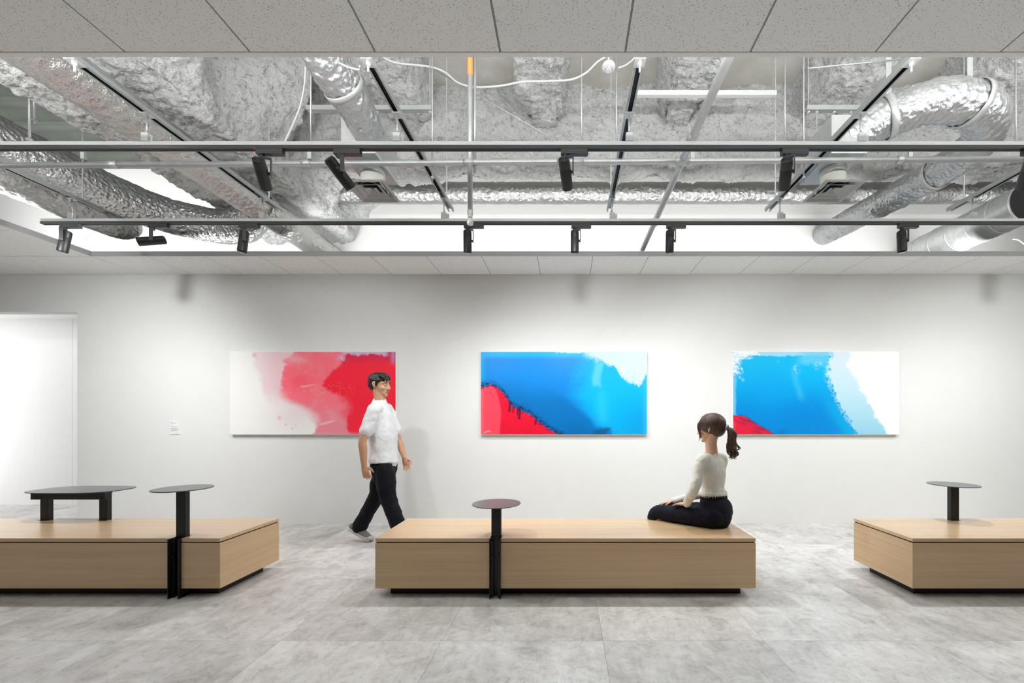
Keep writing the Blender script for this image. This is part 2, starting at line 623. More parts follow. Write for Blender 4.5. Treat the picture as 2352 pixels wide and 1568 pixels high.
M['sole'] = simple('pale_sole', (205, 202, 198), 0.6)
M['eye'] = simple('eye_dark', (40, 30, 26), 0.2)
M['lip'] = simple('lips', (176, 104, 96), 0.45)

# ------------------------------------------------------------------ room shell
CEIL = 3.017
YW = 5.01            # gallery wall
YP = 5.70            # wall of the ceiling void, set back behind it
X0, X1 = -8.0, 7.0
YF = -4.0
OPX0, OPX1 = -5.12, 6.28        # ceiling opening
OPY0, OPY1 = 2.012, 4.453
DX0, DX1, DZ = -7.4, -5.93, 2.563   # opening to the corridor


def struct(name, mb, m, **k):
    o = mb.build(name, m, **k)
    o['kind'] = 'structure'
    return o


# floor: slab with single stone-look tiles laid on it
fl = struct('floor', MB().box(X0 - 2, X1, YF, 6.3, -0.2, -0.004), M['gap'])
TS = 0.914
tile_me = MB().box(-TS / 2 + 0.0006, TS / 2 - 0.0006, -TS / 2 + 0.0006, TS / 2 - 0.0006, -0.004, 0.0).mesh('tile')
tile_me.materials.append(M['floor'])
for i in range(-11, 8):
    for j in range(-7, 5):
        x = 0.205 + TS * (i + 0.5)
        y = 2.347 + TS * (j + 0.5)
        if x - TS / 2 > X1 - 0.02 or y - TS / 2 < YF - 0.9 or (x < X0 and y < YW - 1.0):
            continue
        o = bpy.data.objects.new('tile', tile_me)
        COL.objects.link(o)
        o.parent = fl
        o.location = (x, y, 0)
        if random.random() < 0.45:
            o.rotation_euler = (0, 0, PI)

# gallery wall with the opening to the corridor
wb = MB()
wb.box(DX1, X1, YW, YW + 0.12, 0, 3.05)
wb.box(X0, DX0, YW, YW + 0.12, 0, 3.05)
wb.box(DX0, DX1, YW, YW + 0.12, DZ, 3.05)
struct('wall_back', wb, M['wall'])
struct('wall_left', MB().box(X0 - 0.12, X0, YF, YW, 0, 5.0), M['wall'])
struct('wall_right', MB().box(X1, X1 + 0.12, YF, YP, 0, 5.0), M['wall'])
struct('wall_front', MB().box(X0, X1, YF - 0.12, YF, 0, 3.05), M['plain'])
# corridor behind the opening
cb = empty('wall_corridor', (-7, 6.15, 0), kind='structure')
MB().box(-9.6, -7.352, 6.15, 6.25, 0, 2.8).build('panel', M['wall_white'], cb)
MB().box(-7.348, -5.2, 6.15, 6.25, 0, 2.8).build('panel', M['wall_white'], cb)
MB().box(-9.6, -5.2, 6.18, 6.27, 0, 2.8).build('backing', M['dark'], cb)
MB().box(-5.2, -5.1, YW + 0.12, 6.25, 0, 2.8).build('end_panel', M['wall_white'], cb)
MB().box(-9.7, -9.6, YW + 0.12, 6.25, 0, 2.8).build('end_panel', M['wall_white'], cb)
MB().box(-9.6, X0, YW, YW + 0.12, 0, 2.8).build('side_panel', M['wall_white'], cb)
struct('ceiling_corridor', MB().box(-9.7, -5.1, YW + 0.12, 6.25, 2.76, 2.82), M['wall_white'])

# suspended ceiling: backing + single tiles
ct = empty('ceiling', (0, 0, CEIL), kind='structure')
GX = [-5.12 + 0.6 * k for k in range(-5, 22)]
tcache = {}


def ceil_tile(x0, x1, y0, y1, g=0.004):
    key = (round(x1 - x0, 3), round(y1 - y0, 3), g)
    if key not in tcache:
        hx, hy = (x1 - x0) / 2 - g, (y1 - y0) / 2 - g
        me = MB().box(-hx, hx, -hy, hy, 0, 0.012).mesh('ceiling_tile')
        me.materials.append(M['ceil'])
        tcache[key] = me
    o = bpy.data.objects.new('ceiling_tile', tcache[key])
    COL.objects.link(o)
    o.parent = ct
    o.location = ((x0 + x1) / 2, (y0 + y1) / 2, 0)


for a, b in zip(GX[:-1], GX[1:]):
    a2, b2 = max(a, X0), min(b, X1)
    if b2 - a2 < 0.05:
        continue
    ceil_tile(a2, b2, OPY1 + 0.004, YW, 0.0025)              # strip by the gallery wall
    y = OPY0 - 0.024
    while y > YF + 0.1:
        ceil_tile(a2, b2, max(y - 0.6, YF), y, 0.0045)
        y -= 0.6
    if b2 <= OPX0 + 0.01:                                    # field beside the opening
        for q in range(4):
            y1 = OPY1 - 0.6 * q
            ceil_tile(a2, b2, max(y1 - 0.6, OPY0 - 0.022), y1, 0.0025)
    if a2 >= OPX1 - 0.01:
        for q in range(4):
            y1 = OPY1 - 0.6 * q
            ceil_tile(a2, b2, max(y1 - 0.6, OPY0 - 0.022), y1, 0.0025)
bk = MB()
bk.box(X0, X1, YF, OPY0 - 0.03, CEIL + 0.012, CEIL + 0.03)
bk.box(X0, OPX0 - 0.01, OPY0 - 0.03, OPY1 + 0.01, CEIL + 0.012, CEIL + 0.03)
bk.box(OPX1 + 0.01, X1, OPY0 - 0.03, OPY1 + 0.01, CEIL + 0.012, CEIL + 0.03)
bk.box(X0, X1, YW, YP, 3.05, 3.07)  # unseen strip behind the gallery wall, added to stop a light leak
bk.build('backing_board', M['tbar'], ct)
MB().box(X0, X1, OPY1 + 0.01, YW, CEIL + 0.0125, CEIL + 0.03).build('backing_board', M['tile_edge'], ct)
for x in GX:                                                  # exposed T-bars of the near field
    if X0 < x < X1:
        t = MB().box(x - 0.0022, x + 0.0022, YF, OPY0 - 0.024, CEIL + 0.002, CEIL + 0.012).build('t_bar', M['tbar'], ct)
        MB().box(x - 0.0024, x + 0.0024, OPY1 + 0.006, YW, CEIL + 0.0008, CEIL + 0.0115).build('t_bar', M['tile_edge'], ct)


def rim(name, mb, axis):
    o = struct(name, mb, M['canvas' if name == 'trim_3' else 'rim'])  # near lip gets a paler colour in place of its sheen
    return o


RT = 3.07
r1 = rim('trim_1', MB().box(OPX0, OPX1, OPY1, OPY1 + 0.004, CEIL - 0.001, RT), 0)
r2 = rim('trim_2', MB().box(OPX0 - 0.004, OPX0, OPY0 - 0.02, OPY1, CEIL - 0.001, RT), 0)
r3 = rim('trim_3', MB().box(OPX0, OPX1, OPY0 - 0.024, OPY0 - 0.001, CEIL - 0.002, CEIL + 0.006).box(OPX0, OPX1, OPY0 - 0.026, OPY0 - 0.02, CEIL - 0.001, CEIL + 0.045), 0)
r4 = rim('trim_4', MB().box(OPX1, OPX1 + 0.004, OPY0 - 0.02, OPY1, CEIL - 0.001, RT), 0)
x = OPX0 + 0.06
k = 0
while x < OPX1:                                               # screws in the far rim
    MB().cyl((x, OPY1 - 0.0015, 3.05), (x, OPY1, 3.05), 0.004, 8).build('screw', M['rail'], r1)
    x += 0.30 if k % 3 else 0.12
    k += 1
for y in (4.36, 3.95, 3.6, 3.3):
    MB().cyl((OPX0, y, 3.05), (OPX0 + 0.0015, y, 3.05), 0.004, 8).build('screw', M['rail'], r2)

# ceiling void
struct('wall_void', MB().box(X0, X1, YP, YP + 0.1, 3.05, 5.0), M['wall'])
struct('wall_void_front', MB().box(X0, X1, 1.0, 1.1, CEIL + 0.03, 5.0), M['wall'])
struct('slab', MB().box(-3.6, X1, 1.1, YP, 4.71, 5.0), M['concrete'])
# profiled steel deck over the bay on the left
pd, y = [], 1.1
while y < YP:
    pd += [(y, 4.71), (y + 0.15, 4.71), (y + 0.151, 4.775), (y + 0.168, 4.775), (y + 0.169, 4.715), (y + 0.21, 4.80), (y + 0.33, 4.80), (y + 0.368, 4.715)]
    y += 0.37
V = np.array([[(xx, yy, zz) for (yy, zz) in pd] for xx in (X0, -3.5)])
dk = grid_mesh('deck', V, False, M['deck'], None, False)
dk['kind'] = 'structure'
struct('deck_topping', MB().box(X0, -3.5, 1.1, YP, 4.815, 5.0), M['concrete'])


def sprayed(name, prof, axis, a0, a1, res=0.013, amp=1.0, extra=None, parent=None):
    """rough sprayed coat: open profile swept along an axis, displaced along its normals"""
    pts = [np.array(p, float) for p in prof]
    out = []
    for p, q in zip(pts[:-1], pts[1:]):
        n = max(2, int(np.linalg.norm(q - p) / res))
        for k in range(n):
            out.append(p + (q - p) * k / n)
    out.append(pts[-1])
    pr = np.array(out)
    # round the arrises
    for _ in range(5):
        pr[1:-1] = 0.25 * pr[:-2] + 0.5 * pr[1:-1] + 0.25 * pr[2:]
    tg = np.gradient(pr, axis=0)
    nm = np.stack([tg[:, 1], -tg[:, 0]], 1)
    nm /= np.linalg.norm(nm, axis=1)[:, None] + 1e-9
    n = int((a1 - a0) / res)
    s = np.linspace(a0, a1, n)
    R, C = n, len(pr)
    A = np.zeros((R, C, 3))
    Nn = np.zeros((R, C, 3))
    oth = 1 if axis == 'x' else 0
    ax = 0 if axis == 'x' else 1
    A[:, :, ax] = s[:, None]
    A[:, :, oth] = pr[None, :, 0]
    A[:, :, 2] = pr[None, :, 1]
    Nn[:, :, oth] = nm[None, :, 0]
    Nn[:, :, 2] = nm[None, :, 1]
    q = A.reshape(-1, 3)
    d = 0.075 * fbm(q * 1.7 + 5, 2) + 0.026 * fbm(q * 9, 3)
    rid = 0.5 - np.abs(fbm(q * 24 + 9, 3))
    d = d + 0.022 * rid + 0.014 * pnoise(q * 48)
    d = d.reshape(R, C) * amp
    if extra is not None:
        d = d + extra(A)
    A = A + Nn * d[:, :, None]
    o = grid_mesh(name, A, False, M['wool'], parent, True)
    o['kind'] = 'structure'
    return o


# cross girder (along x), joists (along y), main girder (along y) on the left
sprayed('beam_cross', [(4.30, 4.75), (4.30, 3.95), (4.68, 3.95), (4.68, 4.75)], 'x', -3.2, X1, 0.014, 1.0)
for xc in (-1.62, -0.23, 1.14, 2.56, 3.98):
    def taper(A, xc=xc):
        w = np.clip((A[:, :, 1] - 3.7) / 0.6, 0, 1)
        side = (np.abs(A[:, :, 0] - xc) > 0.12)
        return np.where(side, -0.09 * w * w, 0.0) - 0.0
    hw = 0.21
    sprayed('joist', [(xc + hw + 0.08, 4.75), (xc + hw, 4.30), (xc - hw, 4.30), (xc - hw - 0.08, 4.75)][::-1], 'y', 1.2, 4.42, 0.014, 0.9, taper)


def ridges(A):
    z = np.clip((A[:, :, 2] - 3.72) / 1.0, 0, 1)
    right = A[:, :, 0] > -3.05
    yy = A[:, :, 1] + 0.25 * (A[:, :, 2] - 4.2)
    fr = np.mod(yy / 0.92 + 0.35, 1.0)
    w = np.where(fr < 0.68, fr / 0.68, (1 - fr) / 0.32)
    return np.where(right, 0.62 * z * (w - 0.35), 0.0)


sprayed('beam_main', [(-4.16, 4.75), (-4.06, 3.70), (-2.90, 3.70), (-2.62, 4.75)], 'y', 1.2, YP, 0.013, 1.0, ridges)


# ------------------------------------------------------------------ ducts and services in the ceiling void


def duct_mesh(name, path, r, m, parent=None, n=72, step=0.012, wrinkle=0.012, mode='foil', seed=0.0, flat=None):
    """tube along a smooth path with modelled wrinkles"""
    c = np.array(catmull(path, 40))
    seg = np.linalg.norm(np.diff(c, axis=0), axis=1)
    L = np.concatenate([[0], np.cumsum(seg)])
    k = max(8, int(L[-1] / step))
    s = np.linspace(0, L[-1], k)
    c = np.stack([np.interp(s, L, c[:, q]) for q in range(3)], 1)
    t = np.gradient(c, axis=0)
    t /= np.linalg.norm(t, axis=1)[:, None]
    a = np.zeros_like(t)
    up = np.array([0, 0, 1.0])
    for i in range(k):
        v = up - t[i] * np.dot(up, t[i])
        a[i] = v / np.linalg.norm(v)
    b = np.cross(t, a)
    w = np.linspace(0, 2 * PI, n, endpoint=False)
    rr = r(s / L[-1]) if callable(r) else np.full(k, r)
    dirs = a[:, None, :] * np.cos(w)[None, :, None] + b[:, None, :] * np.sin(w)[None, :, None]
    q = c[:, None, :] + dirs * rr[:, None, None]
    p = q.reshape(-1, 3)
    if mode == 'flex':
        # circumferential pleats broken up by noise
        ss = np.repeat(s, n)
        ph = fbm(p * 5 + seed, 2)
        cw, sw = np.cos(np.tile(w, k)), np.sin(np.tile(w, k))
        ss = ss + 0.012 * fbm(p * 7 + seed + 2, 2)
        l1 = np.stack([ss * 24 + seed, cw * 1.7, sw * 1.7], 1)
        l2 = np.stack([ss * 46 + seed, cw * 3.0, sw * 3.0], 1)
        d = wrinkle * (np.abs(pnoise(l1)) * 1.3 - 0.7 * np.abs(pnoise(l2)) + 0.35 * ph)
    elif mode == 'foil':
        f = fbm(p * 6 + seed, 2)
        rid = np.abs(pnoise(p * 15 + seed + 4)) + 0.6 * np.abs(pnoise(p * 31 + seed))
        d = wrinkle * (0.7 * f - 1.1 * rid)
    else:
        d = np.zeros(len(p))
    q = q + dirs * d.reshape(k, n)[:, :, None]
    return grid_mesh(name, q, True, m, parent, True), c, t


def ring(c, t, r, w, th, m, name, parent, n=40):
    """flat band round a duct"""
    c = Vector(c); t = Vector(t).normalized()
    a = Vector((0, 0, 1)); a = (a - t * a.dot(t)).normalized(); b = t.cross(a)
    V = np.zeros((4, n, 3))
    for i, (o, rr) in enumerate(((-w / 2, r), (-w / 2 + 0.002, r + th), (w / 2 - 0.002, r + th), (w / 2, r))):
        for k in range(n):
            g = 2 * PI * k / n
            V[i, k] = c + t * o + a * (rr * math.cos(g)) + b * (rr * math.sin(g))
    return grid_mesh(name, V, True, m, parent, True)


def flange_cap(c, t, r, m, name, parent):
    t = Vector(t).normalized()
    return MB().cyl(Vector(c), Vector(c) + t * 0.01, r, 40).build(name, m, parent)


# flexible duct that comes down to the first diffuser box
PA = [(-1.62, 1.9, 3.86), (-1.59, 2.3, 3.68), (-1.525, 2.62, 3.535), (-1.475, 2.88, 3.44), (-1.47, 3.08, 3.37)]
d1 = empty('flexible_duct', PA[0], 'short pleated silver flexible duct dropping to the diffuser above the pink painting', 'duct')
_, c, t = duct_mesh('sleeve', PA, lambda s: 0.128 - 0.018 * np.clip((s - 0.72) / 0.28, 0, 1), M['foil_flex'], d1, n=100, step=0.008, wrinkle=0.011, mode='flex', seed=2)
kk = int(len(c) * 0.74)
ring(c[kk], t[kk], 0.131, 0.035, 0.006, M['galv_pale'], 'strap', d1)

# big flexible duct with the U-turn
PB = [(2.10, 3.16, 3.37), (2.30, 3.10, 3.47), (2.60, 2.97, 3.53), (2.86, 2.96, 3.52), (3.10, 3.06, 3.49), (3.32, 3.32, 3.50), (3.40, 3.62, 3.52), (3.42, 4.1, 3.56), (3.46, 4.8, 3.66), (3.52, 5.69, 3.80)]
d2 = empty('flexible_duct', PB[0], 'large silver flexible duct looping round in a U beside the second diffuser', 'duct')
_, c, t = duct_mesh('sleeve', PB, 0.135, M['foil_flex'], d2, n=110, step=0.009, wrinkle=0.011, mode='flex', seed=31)
for fr in (0.085, 0.225, 0.505):
    kk = int(len(c) * fr)
    ring(c[kk], t[kk], 0.145, 0.045, 0.006, M['galv_pale'], 'strap', d2)
    if fr < 0.4:
        p = Vector(c[kk])
        MB().box(p.x - 0.02, p.x + 0.02, p.y - 0.002, p.y + 0.002, p.z + 0.145, 4.72).build('strap_hanger', M['galv_pale'], d2)

# spiral duct
PC = [(4.66, 4.17, 3.45), (4.66, 4.9, 3.45), (4.66, 5.69, 3.45)]
d3 = empty('spiral_duct', PC[0], 'smooth galvanised spiral duct with an open dark end', 'duct')
duct_mesh('pipe_wall', PC, 0.195, M['galv'], d3, n=64, step=0.1, wrinkle=0, mode='plain')
for q in range(7):
    ring((4.66, 4.19 + q * 0.235, 3.45), (0, 1, 0), 0.195, 0.014, 0.005, M['galv'], 'seam_ring', d3)
MB().cyl((4.66, 4.20, 3.45), (4.66, 4.21, 3.45), 0.192, 40).build('dark_inside', M['dark'], d3)  # dark disc stands for the shade inside the open duct

# foil wrapped bend far left
PD = [(-4.62, 2.2, 3.52), (-4.62, 3.0, 3.52), (-4.60, 3.7, 3.53), (-4.56, 4.15, 3.52), (-4.38, 4.50, 3.49), (-4.04, 4.68, 3.46), (-3.74, 4.70, 3.45), (-3.52, 4.60, 3.50), (-3.44, 4.48, 3.58)]
d4 = empty('wrapped_duct', PD[0], 'thick crumpled foil wrapped duct bending in a wide U at the left end', 'duct')
duct_mesh('foil_wrap', PD, lambda s: 0.185 * np.sqrt(np.clip(1 - ((s - 0.93) / 0.07).clip(0, 1) ** 2, 0.002, 1)), M['foil'], d4, n=130, step=0.01, wrinkle=0.011, mode='foil', seed=7)

# second foil duct below it
PE = [(-5.55, 2.4, 3.55), (-5.30, 3.1, 3.50), (-5.02, 3.8, 3.44), (-4.86, 4.35, 3.38), (-4.74, 4.62, 3.36)]
d5 = empty('wrapped_duct', PE[0], 'slimmer dark honeycomb foil duct lying under the crumpled foil bend', 'duct')
_, c, t = duct_mesh('foil_wrap', PE, lambda s: 0.17 * np.sqrt(np.clip(1 - ((s - 0.90) / 0.10).clip(0, 1) ** 2, 0.002, 1)), M['foil_honey'], d5, n=110, step=0.01, wrinkle=0.010, mode='foil', seed=12)

# slim insulated duct with red print below the main beam
PFd = [(-3.16, 1.3, 3.44), (-3.16, 3.0, 3.45), (-3.16, 4.4, 3.45), (-3.16, 5.69, 3.45)]
d6 = empty('wrapped_duct', PFd[0], 'straight embossed foil duct with faded red print under the main beam', 'duct')
duct_mesh('foil_wrap', PFd, 0.15, M['foil_print'], d6, n=100, step=0.01, wrinkle=0.006, mode='foil', seed=3)
for yy in (4.28,):
    ring((-3.16, yy, 3.45), (0, 1, 0), 0.158, 0.10, 0.004, M['foil'], 'tape_band', d6)

# long wrapped pipe along the rear of the void
PG = [(-2.85, 5.12, 4.06), (0, 5.12, 4.06), (3, 5.12, 4.06), (6.9, 5.12, 4.06)]
d7 = empty('wrapped_pipe', PG[0], 'long honeycomb foil wrapped pipe running along the rear of the void', 'pipe')
duct_mesh('foil_wrap', PG, 0.125, M['foil_honey'], d7, n=60, step=0.02, wrinkle=0.005, mode='foil', seed=21)

# air diffusers with neck and sheet metal box
def diffuser_proto():
    r = empty('air_diffuser')
    h = 0.152
    mb = MB()
    # outer frame: sloping ring
    def frame(h0, z0, h1, z1, mb):
        b = len(mb.v)
        for hh, zz in ((h0, z0), (h1, z1)):
            mb.v += [(-hh, -hh, zz), (hh, -hh, zz), (hh, hh, zz), (-hh, hh, zz)]
        for i in range(4):
            j = (i + 1) % 4
            mb.f.append([b + i, b + j, b + 4 + j, b + 4 + i])
    frame(h, 0.0, h, 0.012, mb); frame(h, 0.0, h - 0.012, 0.0, mb); frame(h - 0.012, 0.0, h - 0.045, 0.028, mb)
    frame(h, 0.012, 0.09, 0.04, mb)
    a = mb.build('frame', M['diffuser'], r)
    mb = MB()
    frame(0.098, 0.004, 0.094, 0.004, mb); frame(0.094, 0.004, 0.055, 0.03, mb); frame(0.098, 0.004, 0.060, 0.034, mb)
    mb.build('cone', M['diffuser'], r)
    mb = MB()
    frame(0.052, 0.006, 0.049, 0.006, mb); frame(0.049, 0.006, 0.008, 0.03, mb); frame(0.052, 0.006, 0.012, 0.034, mb)
    mb.build('cone', M['diffuser'], r)
    MB().box(-0.085, 0.085, -0.085, 0.085, 0.036, 0.038).build('damper_plate', M['dark'], r)
    MB().lathe([(0.088, 0.03), (0.088, 0.125), (0.085, 0.125), (0.085, 0.03)], (0, 0, 0), 40).build('neck', M['beige'], r, auto=True)
    MB().lathe([(0.089, 0.125), (0.092, 0.13), (0.092, 0.165), (0.089, 0.17)], (0, 0, 0), 40).build('clamp', M['galv'], r, auto=True)
    mb = MB(); mb.box(-0.14, 0.11, -0.20, 0.20, 0.175, 0.46)
    o = mb.build('plenum_box', M['galv_pale'], r, bevel=0.004)
    MB().box(-0.145, 0.115, -0.205, -0.2, 0.175, 0.20).box(-0.145, 0.115, 0.2, 0.205, 0.175, 0.20).box(0.11, 0.115, -0.2, 0.2, 0.175, 0.20).box(-0.145, -0.14, -0.2, 0.2, 0.175, 0.20).build('box_flange', M['galv'], r)
    return r


def copy_thing(src, loc, label=None, group=None, scale=None):
    r = src.copy()
    COL.objects.link(r)
    r.location = loc
    if label: r['label'] = label
    if group: r['group'] = group
    for ch in src.children:
        c2 = ch.copy()
        COL.objects.link(c2)
        c2.parent = r
        c2.matrix_parent_inverse = ch.matrix_parent_inverse.copy()
        for g in ch.children:
            g2 = g.copy()
            COL.objects.link(g2)
            g2.parent = c2
            g2.matrix_parent_inverse = g.matrix_parent_inverse.copy()
    return r


dif = diffuser_proto()
dif.location = (-1.515, 3.228, 3.028)
tag(dif, 'square grey ceiling air diffuser fed by the short pleated duct', 'diffuser', 'air diffusers in the ceiling void')
copy_thing(dif, (2.078, 3.228, 3.028), 'square grey ceiling air diffuser beside the U-shaped silver duct')


def rod(name, p, q, r, m, label, cat, group=None, parts=None):
    o = empty(name, p, label, cat, group)
    MB().cyl(p, q, r, 8).build('rod', m, o, True)
    MB().cyl(Vector(q) + (Vector(p) - Vector(q)) * 0.02, Vector(q) + (Vector(p) - Vector(q)) * 0.02 + Vector((0, 0, 0.012)), r * 2.2, 6).build('nut', M['galv'], o)
    return o


SLAB = 4.71
# hanger bars with rods that carry the diffuser boxes
hb = empty('hanger_bar', (-1.5, 3.22, 3.66), 'grey hanger bar on rods above the first diffuser box', 'bar')
MB().box(-2.02, -1.05, 3.20, 3.24, 3.655, 3.69).build('bar', M['rail'], hb)
for xx, a, b in ((-1.475, 3.49, 3.655), (-1.065, 3.69, SLAB), (-1.99, 3.69, SLAB)):
    MB().cyl((xx, 3.22, a), (xx, 3.22, b), 0.005, 8).build('rod', M['pipe'], hb)
    MB().cyl((xx, 3.22, 3.64), (xx, 3.22, 3.652), 0.011, 6).build('nut', M['galv'], hb)
hb = empty('hanger_bar', (2.1, 3.22, 3.66), 'grey hanger bar on rods above the second diffuser box', 'bar')
MB().box(1.86, 2.40, 3.20, 3.24, 3.655, 3.69).build('bar', M['rail'], hb)
for xx, a, b in ((1.945, 3.49, 3.655), (2.08, 3.49, 3.655), (2.21, 3.49, 3.655), (1.88, 3.69, SLAB)):
    MB().cyl((xx, 3.22, a), (xx, 3.22, b), 0.005, 8).build('rod', M['pipe'], hb)
    MB().cyl((xx, 3.22, 3.64), (xx, 3.22, 3.652), 0.011, 6).build('nut', M['galv'], hb)
# long white bar hung below the joists
d = 3.55
p0, p1 = P(1455, 216, d), P(1782, 216, d)
hb = empty('hanger_bar', p0, 'long white bar hung level below two joists', 'bar')
MB().box(p0.x, p1.x, d - 0.02, d + 0.02, p0.z - 0.02, p0.z + 0.02).build('bar', M['white'], hb, bevel=0.003)
for px, bot in ((1458, 246), (1775, 243)):
    q = P(px, bot, d)
    MB().cyl((q.x, d, q.z), (q.x, d, SLAB), 0.005, 8).build('rod', M['pipe'], hb)
# single threaded rods: (px, bottom py, distance, label)
for px, py, dd, lab in ((1336, 345, 3.3, 'thin white hanging rod that the sagging white cable crosses'),
                        (1803, 345, 3.3, 'thin white hanging rod just past the end of the long white bar'),
                        (1846, 420, 3.1, 'thin white hanging rod beside the second diffuser box'),
                        (993, 420, 3.1, 'thin white hanging rod beside the first diffuser box'),
                        (2041, 330, 3.6, 'thin grey hanging rod behind the arch of the U-shaped duct'),
                        (2333, 345, 3.3, 'thin grey hanging rod outside the bend of the U-shaped duct'),
                        (714, 345, 3.0, 'thin white hanging rod just beside the short pleated duct'),
                        (68, 330, 3.3, 'white hanging rod crossing the steel deck, the longer of a close pair'),
                        (79, 285, 3.5, 'white hanging rod crossing the steel deck, the shorter of a close pair')):
    q = P(px, py, dd)
    rod('hanging_rod', (q.x, dd, SLAB + 0.02), (q.x, dd, q.z), 0.0055 if px > 100 else 0.009, M['pipe'], lab, 'rod', 'rods hanging in the ceiling void')

# sprinkler pipework: cross main, branch towards the wall, drop with head
def coupling(mb, p, q, r, L=0.05):
    p = Vector(p); q = Vector(q).normalized()
    mb.cyl(p - q * L / 2, p + q * L / 2, r, 20)
    return mb


sm = empty('sprinkler_pipe', (-4.6, 3.10, 3.16), 'thin zinc sprinkler pipe running level right across the void', 'pipe')
zp = 3.16
MB().cyl((-5.9, 3.12, zp), (5.8, 3.0, zp), 0.0205, 20).build('pipe', M['pipe'], sm, True)
for px, rr, LL in ((247, 0.026, 0.08), (700, 0.026, 0.06), (1310, 0.0235, 0.2), (2062, 0.027, 0.05), (1075, 0.027, 0.07)):
    xx = (px - CX) * 3.06 / F
    yy = 3.12 + (xx + 5.9) / 11.7 * (-0.12)
    coupling(MB(), (xx, yy, zp), (1, -0.01, 0), rr, LL).build('coupling', M['pipe'], sm, True)
for px in (192, 712, 1590, 2090):
    xx = (px - CX) * 3.06 / F
    MB().box(xx - 0.014, xx + 0.014, 3.05, 3.07, zp + 0.02, zp + 0.09).build('pipe_clip', M['galv_pale'], sm)
sb = empty('sprinkler_pipe', (0.85, 3.05, 3.16), 'thick zinc pipe running diagonally in view from the slab to the rear wall', 'pipe')
MB().cyl((0.855, 1.3, zp + 0.004), (0.845, 4.75, zp - 0.004), 0.026, 24).build('pipe', M['pipe'], sb, True)
for yy in (3.045, 2.80, 3.98):
    coupling(MB(), (0.85, yy, zp), (0, 1, 0), 0.033, 0.07).build('coupling', M['pipe'], sb, True)
MB().cyl((0.80, 3.05, zp), (0.90, 3.05, zp), 0.028, 20).build('cross_fitting', M['pipe'], sb, True)
sd = empty('sprinkler', (-0.716, 3.06, 2.72), 'sprinkler head on a vertical white drop pipe with orange tape', 'sprinkler')
MB().cyl((-0.716, 3.062, 2.80), (-0.716, 3.062, 4.4), 0.018, 20).build('drop_pipe', M['pipe'], sd, True)
MB().cyl((-0.688, 3.09, 3.10), (-0.688, 3.09, 4.4), 0.011, 16).build('side_pipe', M['pipe'], sd, True)
MB().cyl((-0.716, 3.062, 3.80), (-0.716, 3.062, 4.1), 0.0205, 20).build('tape', M['orange'], sd, True)
MB().lathe([(0, 0.1), (0.021, 0.1), (0.021, 0.07), (0.018, 0.068), (0.018, 0.05), (0.012, 0.048), (0.012, 0.03), (0, 0.03)], (-0.716, 3.062, 2.70), 20).build('fitting', M['galv'], sd, auto=True)
MB().lathe([(0, 0.034), (0.022, 0.03), (0.025, 0.014), (0.022, 0.0), (0, -0.004)], (-0.716, 3.062, 2.70), 20).build('deflector', M['galv'], sd, auto=True)

# smoke detector and its rod
q = P(1398, 155, 3.3)
so = empty('smoke_detector', q, 'round white smoke detector hanging near the slab', 'detector')
MB().lathe([(0, 0.022), (0.048, 0.022), (0.054, 0.010), (0.054, 0.0), (0.047, -0.012), (0.028, -0.016), (0.028, -0.024), (0.024, -0.028), (0, -0.029)], q, 32).build('housing', M['white'], so, auto=True)
for k in range(10):
    w = 2 * PI * k / 10
    c0 = q + Vector((0.0285 * math.cos(w), 0.0285 * math.sin(w), -0.022))
    MB().ball(c0, (0.003, 0.003, 0.004), n=6, m=4).build('vent_slot', M['dark'], so)
MB().cyl(q + Vector((0, 0, 0.022)), (q.x, q.y, SLAB), 0.007, 12).build('mount', M['white'], so)
q2 = P(1416, 345, 3.34)
MB_o = rod('hanging_rod', (q2.x, 3.34, SLAB + 0.02), (q2.x, 3.34, q2.z), 0.0055, M['pipe'], 'thin white hanging rod right against the smoke detector', 'rod', 'rods hanging in the ceiling void')

# loose cables and slanting brace rods
def wire(name, pts, dd, r, m, label, cat='cable', n=6):
    c = catmull([tuple(P(x, y, k)) for (x, y), k in zip(pts, dd)], 10)
    o = MB().tube([Vector(v) for v in c], r, n).build(name, m, None, True)
    return tag(o, label, cat)


wire('cable', [(865, 120), (905, 143), (985, 153), (1022, 166), (1052, 190), (1092, 200), (1150, 197), (1200, 188), (1260, 186), (1310, 183), (1345, 168), (1375, 140), (1410, 122)], [3.3] * 13, 0.0075, M['cable'], 'white cable sagging across the concrete between joists')
wire('cable', [(1420, 156), (1436, 150), (1450, 140), (1462, 128)], [3.3] * 4, 0.006, M['cable'], 'short white cable from the smoke detector to a ceiling rail')
wire('cable', [(780, 145), (800, 154), (825, 160), (826, 152)], [2.55, 2.45, 2.34, 2.27], 0.005, M['cable'], 'short white cable behind the top of the short pleated duct')
wire('cable', [(702, 150), (700, 190), (692, 235), (678, 275), (662, 310), (650, 335)], [3.0] * 6, 0.006, M['cable'], 'white cable hanging loosely down the main beam side')
for pts, dd, lab in (([(985, 152), (1285, 328)], (3.5, 3.5), 'thin slanting brace rod behind the sprinkler drop pipe'),
                     ([(1855, 157), (2070, 136)], (3.0, 3.0), 'thin white brace rod slanting up to the rail in front of the U-shaped duct')):
    a, b = P(*pts[0], dd[0]), P(*pts[1], dd[1])
    tag(MB().cyl(a, b, 0.0055, 8).build('brace_rod', M['pipe'], None, True), lab, 'rod')
wire('cable', [(2325, 549), (2338, 551), (2350, 559), (2365, 570)], [4.9] * 4, 0.006, M['cable'], 'loose white cable end poking out by the rear wall')
wire('cable', [(118, 545), (140, 540), (160, 545), (196, 545)], [4.5] * 4, 0.005, M['cable'], 'loose white cable end above the ceiling corner')

